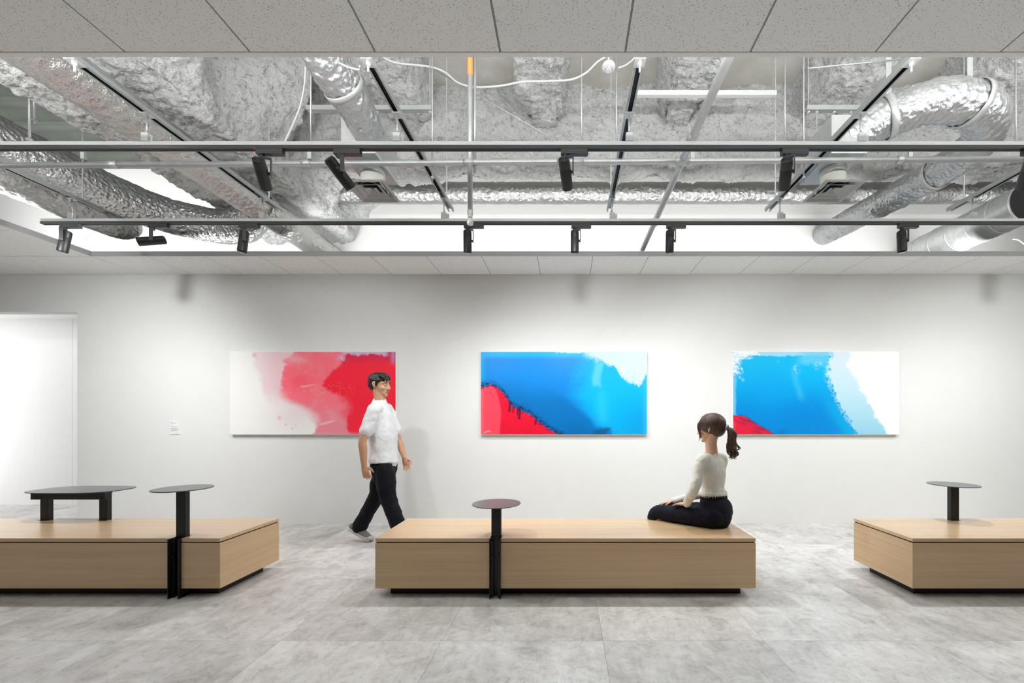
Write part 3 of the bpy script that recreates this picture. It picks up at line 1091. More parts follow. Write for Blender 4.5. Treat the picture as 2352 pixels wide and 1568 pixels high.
# ------------------------------------------------------------------ ceiling rails
RAILX = [(-4.39, 'rail lit brightly in front of the crumpled foil duct'), (-2.70, 'rail along the foil duct with red print'),
         (-1.09, 'rail passing next to the first diffuser'), (0.40, 'rail beside the smoke detector'),
         (1.89, 'rail crossing in front of the U-shaped duct'), (3.60, 'rail above the spiral duct')]


def rail_proto():
    r = empty('ceiling_rail')
    w, h, t = 0.024, 0.034, 0.003
    mb = MB()
    mb.box(-w, -w + t, 0, 2.75, 0, h).box(w - t, w, 0, 2.75, 0, h).box(-w, w, 0, 2.75, h - t, h)
    mb.box(-w, -w + 0.010, 0, 2.75, 0, t).box(w - 0.010, w, 0, 2.75, 0, t)
    mb.build('channel', M['rail'], r)
    MB().box(-w + t, w - t, 0, 2.45, h - t - 0.002, h - t).build('channel_shade', M['rail_shade'], r)  # dark lining stands for the shade inside the open channel
    MB().box(-w + t, -w + t + 0.001, 0, 2.45, t, h - t - 0.002).box(w - t - 0.001, w - t, 0, 2.45, t, h - t - 0.002).build('channel_shade', M['rail_shade'], r)
    for yy in (1.12,):
        MB().box(-0.03, 0.03, yy - 0.03, yy + 0.03, -0.006, 0).build('square_washer', M['galv_pale'], r)
        MB().cyl((0, yy, -0.022), (0, yy, -0.006), 0.013, 6).build('nut', M['galv'], r)
        MB().cyl((0, yy, -0.055), (0, yy, SLAB - 3.215), 0.006, 8).build('bolt', M['galv'], r)
    MB().cyl((0, 2.60, h), (0, 2.60, SLAB - 3.215), 0.006, 8).build('bolt', M['galv'], r)
    return r


rp = rail_proto()
RZ = 3.215
for i, (xx, lab) in enumerate(RAILX):
    o = rp if i == 0 else copy_thing(rp, (0, 0, 0))
    o.location = (xx, 1.15, RZ)
    tag(o, 'steel ceiling channel ' + lab, 'rail', 'ceiling rails that carry the light tracks')

# ------------------------------------------------------------------ light tracks
TZ = 2.989
TR = [(2.66, -5.4, 5.7, 'nearer long light track with white channel and black underside'),
      (3.67, -4.64, 5.7, 'farther light track with a blunt end, closer to the painted wall')]
for ti, (ty, xa, xb, lab) in enumerate(TR):
    r = empty('light_track', (xa, ty, TZ), lab, 'light track', 'light tracks')
    MB().box(xa - 0.012, xb, ty - 0.017, ty + 0.017, TZ + 0.020, TZ + 0.044).build('channel', M['channel'], r, bevel=0.0015)
    mb = MB()
    mb.box(xa, xb, ty - 0.018, ty - 0.010, TZ, TZ + 0.019).box(xa, xb, ty + 0.010, ty + 0.018, TZ, TZ + 0.019).box(xa, xb, ty - 0.010, ty + 0.010, TZ + 0.008, TZ + 0.019)
    mb.build('conductor_rail', M['track'], r)
    MB().box(xa, xb, ty - 0.0098, ty + 0.0098, TZ + 0.001, TZ + 0.0078).build('conductor_slot', M['track_slot'], r)
    if ti == 1:
        MB().box(xa - 0.014, xa - 0.001, ty - 0.018, ty + 0.018, TZ - 0.001, TZ + 0.0185).build('end_cap', M['spot_arm'], r)
    for k, (hx, _) in enumerate(RAILX):
        if hx < xa:
            continue
        MB().box(hx - 0.026, hx + 0.026, ty - 0.028, ty + 0.028, RZ - 0.006, RZ - 0.001).build('rail_clip', M['galv_pale'], r)
        MB().cyl((hx, ty, TZ + 0.09), (hx, ty, RZ - 0.006), 0.006, 8).build('hanger_rod', M['pipe'], r, True)
        MB().box(hx - 0.022, hx + 0.022, ty - 0.02, ty + 0.005, TZ + 0.045, TZ + 0.10).build('hanger_clip', M['white'], r, bevel=0.002)
        MB().box(hx + 0.022, hx + 0.045, ty - 0.01, ty + 0.012, TZ + 0.045, TZ + 0.088).build('hanger_bracket', M['galv_pale'], r)

# ------------------------------------------------------------------ track spotlights
def spot_proto():
    r = empty('track_spotlight')
    MB().prism([(-0.030, -0.017), (0.140, -0.017), (0.146, 0.0), (0.140, 0.017), (-0.030, 0.017)], -0.034, 0.0).build('adapter', M['track'], r, bevel=0.001)
    MB().cyl((0, 0, -0.034), (0, 0, -0.046), 0.016, 20).build('swivel', M['spot'], r, auto=True)
    arm = MB().box(-0.014, 0.052, -0.013, 0.013, -0.052, -0.046).box(0.046, 0.052, -0.013, 0.013, -0.160, -0.046)
    arm = arm.build('arm', M['spot_arm'], r, bevel=0.001)
    # body is modelled about the pivot (pivot at origin)
    b = MB().lathe([(0.0, 0.085), (0.026, 0.085), (0.035, 0.080), (0.036, 0.03), (0.0352, 0.028), (0.0352, 0.025), (0.036, 0.023), (0.036, -0.098), (0.035, -0.102), (0.0325, -0.102), (0.030, -0.085), (0.0, -0.080)], (0, 0, 0), 32).build('body', M['spot'], r, auto=True)
    MB().cyl((0.030, 0, 0), (0.050, 0, 0), 0.010, 12).build('pivot', M['spot'], b)
    for k in range(14):
        w = 2 * PI * k / 14
        u = Vector((math.cos(w), math.sin(w), 0)); n = Vector((-u.y, u.x, 0)) * 0.001
        mb = MB()
        a0, a1 = u * 0.006, u * 0.030
        mb.v += [tuple(v) for v in (a0 - n + Vector((0, 0, .085)), a1 - n + Vector((0, 0, .083)), a1 + n + Vector((0, 0, .083)), a0 + n + Vector((0, 0, .085)), a0 - n + Vector((0, 0, .091)), a1 - n + Vector((0, 0, .088)), a1 + n + Vector((0, 0, .088)), a0 + n + Vector((0, 0, .091)))]
        mb.f += [[3, 2, 1, 0], [4, 5, 6, 7], [0, 1, 5, 4], [1, 2, 6, 5], [2, 3, 7, 6], [3, 0, 4, 7]]
        mb.build('cooling_fin', M['spot_arm'], b)
    MB().lathe([(0, -0.0815), (0.029, -0.0835)], (0, 0, 0), 24).build('lens', M['lens'], b)
    return r


sp = spot_proto()
GN = 'spotlights on the nearer light track'
GF = 'spotlights on the farther light track'
SP = [  # px of body top, track, pan, tilt, label, on
    (607, 0, 20, 56, 'black track spotlight with the tiny red mark, on the nearer track', 0.5),
    (783, 0, -42, 46, 'black track spotlight leaning sideways beside the first diffuser', 0.8),
    (1299, 0, -10, 55, 'black spotlight alone at the middle of the nearer track', 0.7),
    (1801, 0, -22, 56, 'black spotlight on the nearer track close to the second diffuser', 0.9),
    (2352, 0, -31, 54, 'black spotlight on the nearer track in front of the spiral duct', 0.75),
    (155, 1, -65, -9, 'black spotlight at the blunt end of the farther track', 0.8),
    (356, 1, -58, -72, 'black spotlight turned almost level under the crumpled foil bend', 0.4),
    (563, 1, -45, -6, 'black spotlight on the farther track where the main beam ends', 0.65),
    (1075, 1, 8, 6, 'black spotlight under the sprinkler head', 0.8),
    (1320, 1, 0, 4, 'black spotlight on the farther track, next one along from the sprinkler head', 0.55),
    (1537, 1, 0, 5, 'black spotlight beside the lower end of the thick diagonal pipe', 0.75),
    (2067, 1, -14, -5, 'black spotlight on the farther track under the U-shaped duct tail', 1.15),
    (-225, 0, 24, 55, 'unseen black spotlight added on the nearer track past the red printed duct', 1.7),  # this and the next two: out of view, added to light the wall ends
    (2900, 0, -20, 55, 'unseen black spotlight added on the nearer track past the spiral duct', 0.9),
    (2530, 1, 0, -4, 'unseen black spotlight added on the farther track past the spiral duct', 1.0),
]
for i, (px, tk, pan, tilt, lab, on) in enumerate(SP):
    ty = TR[tk][0]
    xx = (px - CX) * (ty + 0.02) / F
    o = sp if i == 0 else copy_thing(sp, (0, 0, 0))
    o.location = (xx, ty, TZ)
    tag(o, lab, 'spotlight', GF if tk else GN)
    Rz = Matrix.Rotation(math.radians(pan), 4, 'Z')
    Rx = Matrix.Rotation(math.radians(tilt), 4, 'X')
    for ch in o.children:
        if ch.name.startswith('arm') or ch.name.startswith('swivel'):
            ch.matrix_parent_inverse = Matrix.Identity(4)
            ch.matrix_basis = Rz
        if ch.name.startswith('body'):
            ch.matrix_parent_inverse = Matrix.Identity(4)
            ch.matrix_basis = Rz @ Matrix.Translation((0, 0, -0.146)) @ Rx
        if ch.name.startswith('adapter'):
            ch.matrix_parent_inverse = Matrix.Identity(4)
    aim = (Rz @ Rx) @ Vector((0, 0, -1))
    ld = bpy.data.lights.new('spot_beam', 'SPOT')
    ld.energy = (SPOT_FAR if tk else SPOT_NEAR) * on
    ld.spot_size = math.radians(105 if tk == 0 else 174)
    ld.spot_blend = 1.0
    ld.shadow_soft_size = 0.055
    ld.color = (0.97, 0.99, 1.0)
    lo = bpy.data.objects.new('spot_beam', ld)
    COL.objects.link(lo)
    pos = Vector((xx, ty, TZ - 0.146)) + aim * 0.112
    lo.location = pos
    lo.rotation_euler = aim.to_track_quat('-Z', 'Y').to_euler()
px0 = (SP[0][0] - CX) * (TR[0][0] + 0.02) / F
MB().box(px0 - 0.036, px0 - 0.030, 2.66 - 0.020, 2.66 - 0.012, TZ - 0.010, TZ + 0.002).build('red_marker', M['red'], sp)

# ------------------------------------------------------------------ unseen ceiling lamps added above the camera to fill the foreground with light
def fill_light_proto():
    r = empty('fill_light')
    MB().lathe([(0.062, 0.0), (0.066, -0.004), (0.052, -0.004), (0.046, 0.010), (0.044, 0.0115)], (0, 0, 0), 28).build('trim_ring', M['white'], r, auto=True)
    MB().lathe([(0.0, 0.0105), (0.045, 0.0105)], (0, 0, 0), 24).build('lens', M['lens'], r)
    return r


dlp = fill_light_proto()
for k in range(6):
    o = dlp if k == 0 else copy_thing(dlp, (0, 0, 0))
    o.location = (-4.82 + 1.8 * k, 1.05, CEIL - 0.001)
    tag(o, 'round white fill light added out of view, number %s along the near ceiling from the corridor end' % ('one two three four five six'.split()[k]), 'fill_light', 'fill lights added in the near ceiling')
    ld = bpy.data.lights.new('fill_light_beam', 'SPOT')
    ld.energy = FILL_DOWN
    ld.spot_size = math.radians(84)
    ld.spot_blend = 1.0
    ld.shadow_soft_size = 0.04
    ld.color = (0.97, 0.99, 1.0)
    lo = bpy.data.objects.new('fill_light_beam', ld)
    COL.objects.link(lo)
    lo.location = (-4.82 + 1.8 * k, 1.05, CEIL - 0.012)

# ------------------------------------------------------------------ benches
BY0, BY1 = 2.910, 3.505


def outline(x0, x1, y0, y1, notches):
    """rectangle with notches cut in its long sides: (x, 'f'|'b', half width, depth)"""
    pts = [(x0, y0)]
    for (nx, sd, hw, dp) in sorted([n for n in notches if n[1] == 'f']):
        pts += [(nx - hw, y0), (nx - hw, y0 + dp), (nx + hw, y0 + dp), (nx + hw, y0)]
    pts += [(x1, y0), (x1, y1)]
    for (nx, sd, hw, dp) in sorted([n for n in notches if n[1] == 'b'], reverse=True):
        pts += [(nx + hw, y1), (nx + hw, y1 - dp), (nx - hw, y1 - dp), (nx - hw, y1)]
    pts.append((x0, y1))
    return pts


def bench(x0, x1, notches, label):
    r = empty('bench', ((x0 + x1) / 2, (BY0 + BY1) / 2, 0), label, 'bench', 'pale oak benches in a row')
    MB().prism(outline(x0, x1, BY0, BY1, notches), 0.3955, 0.420).build('seat_top', M['oak'], r, bevel=0.0012)
    MB().prism(outline(x0 + 0.006, x1 - 0.006, BY0 + 0.006, BY1 - 0.006, notches), 0.3875, 0.3955).build('shadow_gap', M['gap'], r)
    o = MB().prism(outline(x0, x1, BY0, BY1, notches), 0.068, 0.3875).build('body_panel', M['oak'], r)
    # veneer of the two end faces runs along those faces
    o.data.materials.append(M['oak_end'])
    for p in o.data.polygons:
        if abs(p.normal.x) > 0.9 and (abs(p.center.x - x0) < 0.01 or abs(p.center.x - x1) < 0.01):
            p.material_index = 1
    MB().box(x0 + 0.075, x1 - 0.075, BY0 + 0.080, BY1 - 0.080, 0.0, 0.068).build('plinth', M['plinth'], r)
    return r


TX1, TX2, TX3 = -2.752, -0.504, 3.222
LEGX = (-4.345, -3.855)
bench(-5.12, -2.440, [(TX1, 'f', 0.040, 0.085)] + [(x, 'b', 0.040, 0.085) for x in LEGX], 'pale oak bench that carries two black side tables, one of them long')
bench(-1.348, 1.329, [(TX2, 'f', 0.040, 0.085)], 'pale oak bench on which the woman sits')
bench(2.432, 5.11, [(TX3, 'b', 0.040, 0.085)], 'pale oak bench with one round black table rising from its rear edge')


def post_table(x, front, ztop, rad, label):
    y = 2.965 if front else 3.450
    s = -1 if front else 1
    r = empty('side_table', (x, y, 0), label, 'side table', 'round black side tables clamped to benches')
    MB().lathe([(0, 0), (rad - 0.002, 0), (rad, 0.002), (rad, 0.005), (rad - 0.002, 0.007), (0, 0.007)], (x, y, ztop - 0.007), 72).build('table_top', M['table'], r, auto=True)
    MB().box(x - 0.034, x + 0.034, y - 0.018, y + 0.018, 0.0, ztop - 0.012).build('post', M['black'], r, bevel=0.002)
    MB().box(x - 0.05, x + 0.05, y - 0.05, y + 0.05, ztop - 0.012, ztop - 0.007).build('top_plate', M['black'], r)
    for q in (-1, 1):
        ya, yb = sorted((y + s * 0.018, y + s * 0.046))
        MB().box(x + q * 0.0365 - 0.0025, x + q * 0.0365 + 0.0025, ya - 0.03, yb, 0.0, 0.418).box(min(x + q * 0.034, x + q * 0.016), max(x + q * 0.034, x + q * 0.016), ya, ya + 0.004, 0.0, 0.418).build('angle_bracket', M['black'], r)
        for z in (0.395, 0.290):
            MB().cyl((x + q * 0.025, ya - 0.001, z), (x + q * 0.025, ya + s * 0.012 + (0.004 if s > 0 else 0), z), 0.010, 8).build('bolt', M['black'], r)
            MB().cyl((x + q * 0.034, y + s * 0.034, z), (x + q * 0.042, y + s * 0.034, z), 0.009, 6).build('nut', M['black'], r)
    return r


post_table(TX1, True, 0.766, 0.172, 'tall round black side table beside the bench end nearest the walking man')
post_table(TX2, True, 0.657, 0.172, 'low round black side table on the bench shared with the woman')
post_table(TX3, False, 0.718, 0.170, 'round black side table alone on the bench under the blue and white painting')

lt = empty('long_table', (-4.16, 3.55, 0), 'long black table with rounded corners on two posts', 'table')
pts = []
for k in range(72):
    w = 2 * PI * k / 72
    c, s_ = math.cos(w), math.sin(w)
    e = 2 / 3.2
    pts.append((-4.155 + 0.365 * math.copysign(abs(c) ** e, c), 3.548 + 0.190 * math.copysign(abs(s_) ** e, s_)))
MB().prism(pts, 0.653, 0.660).build('table_top', M['table'], lt)
MB().box(-4.41, -3.80, 3.40, 3.437, 0.598, 0.653).build('beam', M['black'], lt, bevel=0.002)
MB().box(-4.41, -3.80, 3.437, 3.46, 0.645, 0.653).build('top_plate', M['black'], lt)
for lx in LEGX:
    MB().box(lx - 0.034, lx + 0.034, 3.438, 3.474, 0.0, 0.645).build('post', M['black'], lt, bevel=0.002)
    for q in (-0.022, 0.022):
        MB().cyl((lx + q, 3.396, 0.615), (lx + q, 3.40, 0.615), 0.008, 6).build('bolt', M['black'], lt)

# ------------------------------------------------------------------ paintings


def srgb(c):
    return np.array(lin(c)[:3])


def sst(e0, e1, x):
    t = np.clip((x - e0) / (e1 - e0 + 1e-9), 0, 1)
    return t * t * (3 - 2 * t)


def curve(tab, v):
    a = np.array(tab)
    return np.interp(v, a[:, 0], a[:, 1])


def mixc(C, col, a):
    a = np.clip(a, 0, 1)[..., None]
    return C * (1 - a) + (col if np.ndim(col) > 1 else srgb(col)) * a


def paint1(u, v, n):
    C = np.broadcast_to(srgb((242, 241, 238)), u.shape + (3,)).copy()
    w = n(5, 1.0) * 0.02 + n(22, 1.5) * 0.012
    # pale wash
    xa = curve([(0, .140), (.07, .155), (.18, .145), (.3, .16), (.6, .20), (1, .30)], v)
    a = sst(-0.01, 0.03, u - xa + w) * (1 - sst(0.45, 0.78, v + 0.5 * (0.35 - u) + w)) * (0.45 + 0.4 * sst(.14, .3, u))
    C = mixc(C, (238, 196, 204), a)
    a = np.exp(-((u - .38) / .12) ** 2 - ((v - .78) / .14) ** 2) * 0.45
    C = mixc(C, (232, 200, 204), a)
    # coral field
    xb = curve([(0, .40), (.04, .37), (.1, .335), (.16, .345), (.25, .325), (.4, .305), (.55, .33), (.62, .385), (.68, .45), (.76, .50), (.86, .52), (.93, .525), (1, .505)], v)
    soft = 0.012 + 0.05 * sst(.35, .7, v) * (1 - sst(.75, .95, v))
    a = sst(-soft, soft, u - xb + w * 0.7)
    co = srgb((255, 104, 122))[None, None] * (1 - sst(.45, .9, v)[..., None]) + srgb((240, 128, 146))[None, None] * sst(.45, .9, v)[..., None]
    C = mixc(C, co, a * (0.93 - 0.15 * np.clip(n(9, 1), 0, 1)))
    a2 = np.exp(-((u - .42) / .09) ** 2 - ((v - .36) / .12) ** 2)
    C = mixc(C, (255, 88, 108), a2 * a * .8)
    a3 = np.exp(-((u - .39) / .07) ** 2 - ((v - .09) / .05) ** 2)
    C = mixc(C, (244, 186, 196), a3 * .6)
    # red field
    xr = curve([(0, .73), (.06, .70), (.12, .68), (.2, .635), (.25, .61), (.35, .575), (.42, .565), (.48, .60), (.55, .68), (.65, .715), (.75, .70), (.85, .695), (.93, .705), (1, .725)], v)
    s2 = 0.012 + 0.045 * sst(.4, .6, v) * (1 - sst(.72, .85, v))
    a = sst(-s2, s2, u - xr + w * .8)
    red = srgb((250, 36, 60))
    C = mixc(C, (250, 36, 60), a * .97)
    C = mixc(C, (214, 40, 78), a * (1 - sst(.06, .17, v)) * .8)
    C = mixc(C, (252, 50, 66), a * sst(.6, 1, v) * .5)
    # lavender band along the top
    a = sst(.665, .70, u + w) * (1 - sst(.93, .97, u)) * (1 - sst(.02, .055, v + w * 1.5))
    C = mixc(C, (198, 190, 224), a * .9)
    a = np.exp(-((u - .672) / .022) ** 2 - ((v - .09) / .045) ** 2) * (n(20, 2) > -0.1)
    C = mixc(C, (196, 192, 226), a * .9)
    a = np.exp(-((u - .985) / .014) ** 2) * (1 - sst(.05, .2, v))
    C = mixc(C, (176, 150, 200), a * .8)
    # whitish scratches
    f = np.abs(n(14, 3.0))
    a = (f < .05) * np.exp(-((u - .55) / .16) ** 2 - ((v - .46) / .07) ** 2)
    C = mixc(C, (255, 180, 190), a * .5)
    a = np.exp(-((v - (.88 - (u - .55) * .55)) / .012) ** 2) * sst(.53, .56, u) * (1 - sst(.60, .66, u))
    C = mixc(C, (248, 214, 220), a * .7)
    a = np.exp(-((v - (.43 - (u - .42) * .35)) / .010) ** 2) * sst(.42, .44, u) * (1 - sst(.46, .55, u))
    C = mixc(C, (252, 200, 208), a * .6)
    a = sst(.955, .995, v + w) * sst(.5, .54, u) * .5
    C = mixc(C, (244, 150, 165), a)
    for (pu, pv, r) in ((.34, .88, .006), (.378, .93, .006), (.40, .895, .004), (.30, .80, .01), (.15, .04, .012)):
        C = mixc(C, (236, 150, 164), np.exp(-((u - pu) / r) ** 2 - ((v - pv) / (2 * r)) ** 2) * .7)
    return C


def paint2(u, v, n):
    w = n(6, 1.0) * 0.02 + n(26, 1.0) * 0.014
    w2 = n(10, 1) * 0.03 + n(45, 1) * .03
    C = np.broadcast_to(srgb((0, 136, 222)), u.shape + (3,)).copy()
    C = mixc(C, (0, 128, 212), sst(.2, .5, v))
    C = mixc(C, (0, 178, 236), (1 - sst(.02, .10, v)) * .9)
    C = mixc(C, (0, 168, 232), (1 - sst(.0, .04, u)) * .8)
    xr = curve([(0, .60), (.2, .57), (.5, .54), (.7, .58), (.85, .66), (1, .74)], v)
    C = mixc(C, (0, 176, 230), sst(-.07, .14, u - xr + w))
    C = mixc(C, (0, 154, 218), sst(.72, .95, u) * sst(.35, .9, v) * .8)
    C = mixc(C, (40, 190, 236), np.exp(-((u - .73) / .035) ** 2) * sst(.35, .6, v) * (1 - sst(.8, .92, v)) * .6)
    C = mixc(C, (60, 190, 238), sst(.965, 1.0, u) * .5)
    # dark lower body
    yb = curve([(0, .30), (.1, .30), (.2, .30), (.3, .36), (.42, .41), (.50, .50), (.55, .58), (.62, .70), (.66, .78), (.70, .90), (.73, .93), (.76, .93), (.785, .90), (.80, 1.1), (1, 1.2)], u)
    d = v - yb + w * .6
    C = mixc(C, (0, 112, 184), sst(-.02, .10 + .22 * (1 - sst(.28, .56, u)), d) * .95)
    C = mixc(C, (0, 92, 150), sst(.05, .5, d) * sst(.45, .66, u) * .9)
    C = mixc(C, (16, 78, 120), sst(.66, .70, u) * sst(.91, .95, v + w) * (1 - sst(.76, .785, u + (v - .95) * .3)) * .8)
    # light streak
    a = np.exp(-((u - (.705 + .01 * np.sin(v * 14))) / .026) ** 4) * sst(.10, .16, v) * (1 - sst(.38, .44, v + w))
    C = mixc(C, (96, 198, 236), a * .8)
    # white cloud
    xs = [(0, 1.2), (.62, -.2), (.66, .03), (.69, .05), (.73, .09), (.76, .155), (.80, .165), (.82, .22), (.85, .31), (.90, .38), (.95, .41), (.965, .40), (.985, .30), (1, .27)]
    yc = np.interp(u, [p[0] for p in xs[1:]], [p[1] for p in xs[1:]], left=-.3)
    a = sst(-.02, .02, yc - v + w2 * .7) * sst(.62, .70, u)
    C = mixc(C, (226, 238, 246), a * np.clip(.80 + n(40, 1) * .22 - .25 * sst(.15, .35, v) * (n(60, 1) > .12), 0, 1))
    a = sst(.60, .68, u + w) * (1 - sst(.03, .12, v + w2 - (u - .66) * .4)) * .75
    C = mixc(C, (200, 228, 244), a)
    a = sst(.44, .47, u) * (1 - sst(.006, .022, v + w2 * .3)) * .8
    C = mixc(C, (190, 226, 246), a)
    # red field
    yr = curve([(0, .43), (.03, .42), (.06, .405), (.09, .42), (.12, .475), (.14, .51), (.16, .56), (.18, .63), (.19, .66), (.21, .68), (.25, .715), (.28, .735), (.31, .78), (.34, .84), (.36, .875), (.39, .915), (.42, .955), (.45, .99), (.49, 1.02), (1, 1.3)], u)
    e = v - yr + w2 * .55
    rim_ = np.exp(-((e + .02) / .035) ** 2)
    C = mixc(C, (20, 40, 86), rim_ * np.clip(.65 + n(30, 2), 0, 1) * (u < .80))
    sp_ = (n(55, 1) > .30) * sst(-.16, -.02, e) * (e < 0) * sst(.2, .3, u) * (u < .5)
    C = mixc(C, (8, 52, 92), sp_ * .8)
    C = mixc(C, (228, 20, 52), sst(-.004, .012, e))
    C = mixc(C, (90, 24, 70), np.exp(-(np.clip(e, 0, 1) / .022) ** 2) * (e > 0) * np.clip(.5 + 1.4 * n(32, 2), 0, 1))
    C = mixc(C, (206, 16, 44), sst(.05, .3, e) * sst(.2, .36, u) * .7)
    ub = curve([(.4, .085), (.5, .10), (.65, .12), (.75, .125), (1, .115)], v)
    C = mixc(C, (248, 76, 96), sst(-.004, .010, ub - u) * (e > .02) * .85)
    C = mixc(C, (246, 120, 130), (1 - sst(0, .03, u)) * (e > .02) * .5)
    for (du, y0, y1, r) in ((.176, .60, .74, .008), (.236, .66, .83, .008), (.222, .68, .78, .004), (.196, .66, .75, .004), (.33, .82, .90, .006)):
        a = np.exp(-((u - du - (v - y0) * -.03) / r) ** 2) * sst(y0 - .02, y0 + .01, v) * (1 - sst(y1 - .02, y1, v))
        C = mixc(C, (52, 16, 52), a * .9)
    for (pu, pv, r) in ((.058, .505, .004), (.073, .545, .004)):
        C = mixc(C, (130, 16, 44), np.exp(-((u - pu) / r) ** 2 - ((v - pv) / (2 * r)) ** 2))
    a = np.exp(-((v - .985 + .025 * np.sin((u - .02) * 60).clip(0, 1)) / .008) ** 2) * sst(.015, .025, u) * (1 - sst(.05, .065, u))
    C = mixc(C, (250, 190, 196), a * .7)
    return C


def paint3(u, v, n):
    w = n(6, 1.0) * 0.014 + n(28, 1.0) * 0.012
    w2 = n(12, 1) * 0.02 + n(50, 1) * .02
    C = np.broadcast_to(srgb((245, 244, 241)), u.shape + (3,)).copy()
    xr = curve([(0, .70), (.08, .71), (.17, .69), (.25, .715), (.4, .755), (.55, .80), (.7, .842), (.85, .882), (.92, .905), (1, .925)], v)
    lb = srgb((216, 233, 242))[None, None] * (1 - v[..., None]) + srgb((146, 204, 224))[None, None] * v[..., None]
    C = mixc(C, lb, sst(-.008, .012, xr - u + w))
    xb = curve([(0, .598), (.05, .595), (.1, .585), (.2, .572), (.35, .578), (.45, .603), (.6, .638), (.75, .675), (.85, .71), (.95, .745), (1, .757)], v)
    bl = srgb((0, 184, 236))[None, None] * (1 - sst(.1, .8, v)[..., None]) + srgb((0, 138, 214))[None, None] * sst(.1, .8, v)[..., None]
    a = sst(-.006, .010, xb - u + w2 * .8)
    C = mixc(C, bl, a)
    C = mixc(C, (0, 184, 228), a * np.exp(-((u - xb + .05) / .05) ** 2) * sst(.35, .8, v) * .6)
    C = mixc(C, (0, 132, 210), a * np.exp(-((u - .42) / .18) ** 2 - ((v - .85) / .25) ** 2) * .8)
    C = mixc(C, (0, 160, 230), a * np.exp(-((u - .22) / .12) ** 2 - ((v - .45) / .25) ** 2) * .6)
    C = mixc(C, (60, 190, 234), a * np.exp(-((u - (.33 + v * .14)) / .02) ** 2) * sst(.15, .3, v) * (1 - sst(.5, .65, v)) * .5)
    # ragged light rim near the band
    a2 = np.exp(-((u - xb + .012) / .014) ** 2) * (n(45, 1) > .02) * sst(.1, .2, v)
    C = mixc(C, (170, 220, 240), a2 * .6)
    # pale strip at the top, mottled white corner
    C = mixc(C, (166, 218, 242), (1 - sst(.035, .055, v + w * .8)) * sst(.0, .01, u) * (u < .60) * .95)
    C = mixc(C, (110, 204, 240), sst(.36, .44, u) * (1 - sst(.12, .19, v + w * 2)) * (u < .575) * .7)
    a = sst(-.01, .015, (.055 - .10 * (v - .05) + .05 * (v < .09)) - u + w2 * 1.2) * (1 - sst(.24, .31, v + w2))
    C = mixc(C, (232, 241, 246), a * np.clip(.75 + n(35, 1) * .5, 0, 1))
    a = sst(.02, .05, u) * (1 - sst(.12, .16, u + w2)) * (1 - sst(.02, .045, v + w2 * .6))
    C = mixc(C, (240, 243, 242), a * .9)
    C = mixc(C, (120, 200, 236), (1 - sst(.012, .022, u + w * .4)) * sst(.28, .32, v) * .75)
    for (pu, pv, ru, rv) in ((.375, .20, .014, .05), (.39, .24, .01, .03), (.50, .17, .012, .04), (.525, .15, .01, .05), (.085, .09, .006, .012), (.27, .12, .004, .012), (.055, .34, .01, .02), (.04, .30, .008, .03)):
        C = mixc(C, (150, 214, 242), np.exp(-((u - pu) / ru) ** 2 - ((v - pv) / rv) ** 2) * np.clip(.5 + n(40, 1) * 1.4, 0, 1) * .8)
    # red wedge
    yr = curve([(0, .765), (.05, .772), (.075, .785), (.10, .815), (.13, .86), (.16, .895), (.19, .925), (.22, .96), (.245, 1.0), (.26, 1.05), (1, 1.4)], u)
    e = v - yr
    C = mixc(C, (20, 90, 140), np.exp(-(e / .012) ** 2) * (u > .03) * (u < .27) * .8)
    C = mixc(C, (226, 34, 62), sst(-.003, .008, e))
    st = n(0, 1, (30, 8))
    C = mixc(C, (112, 44, 92), (e > 0) * np.exp(-(np.clip(e - .02, 0, 1) / .06) ** 2) * np.clip(.55 + st * 1.2, 0, 1) * .9)
    C = mixc(C, (170, 24, 56), (e > 0) * np.clip(st * 1.3, 0, 1) * .6)
    C = mixc(C, (244, 90, 104), (1 - sst(0, .02, u)) * (e > .08) * .5)
    C = mixc(C, (0, 112, 186), np.exp(-((u - .29) / .03) ** 2) * sst(.91, .99, v) * .7)
    return C


def painting_mat(name):
    m, nt, b = nmat(name)
    at = nt.nodes.new('ShaderNodeVertexColor')
    at.layer_name = 'paint'
    nt.links.new(at.outputs[0], b.inputs['Base Color'])
    b.inputs['Roughness'].default_value = 0.33
    b.inputs['Specular IOR Level'].default_value = 0.35
    v = coords(nt)
    nz = N(nt, 'ShaderNodeTexNoise', {'Vector': v, 'Scale': 60.0, 'Detail': 4.0})
    bump(nt, b, nz.outputs[0], 0.05, 0.002)
    return m


PM = painting_mat('poured_paint')


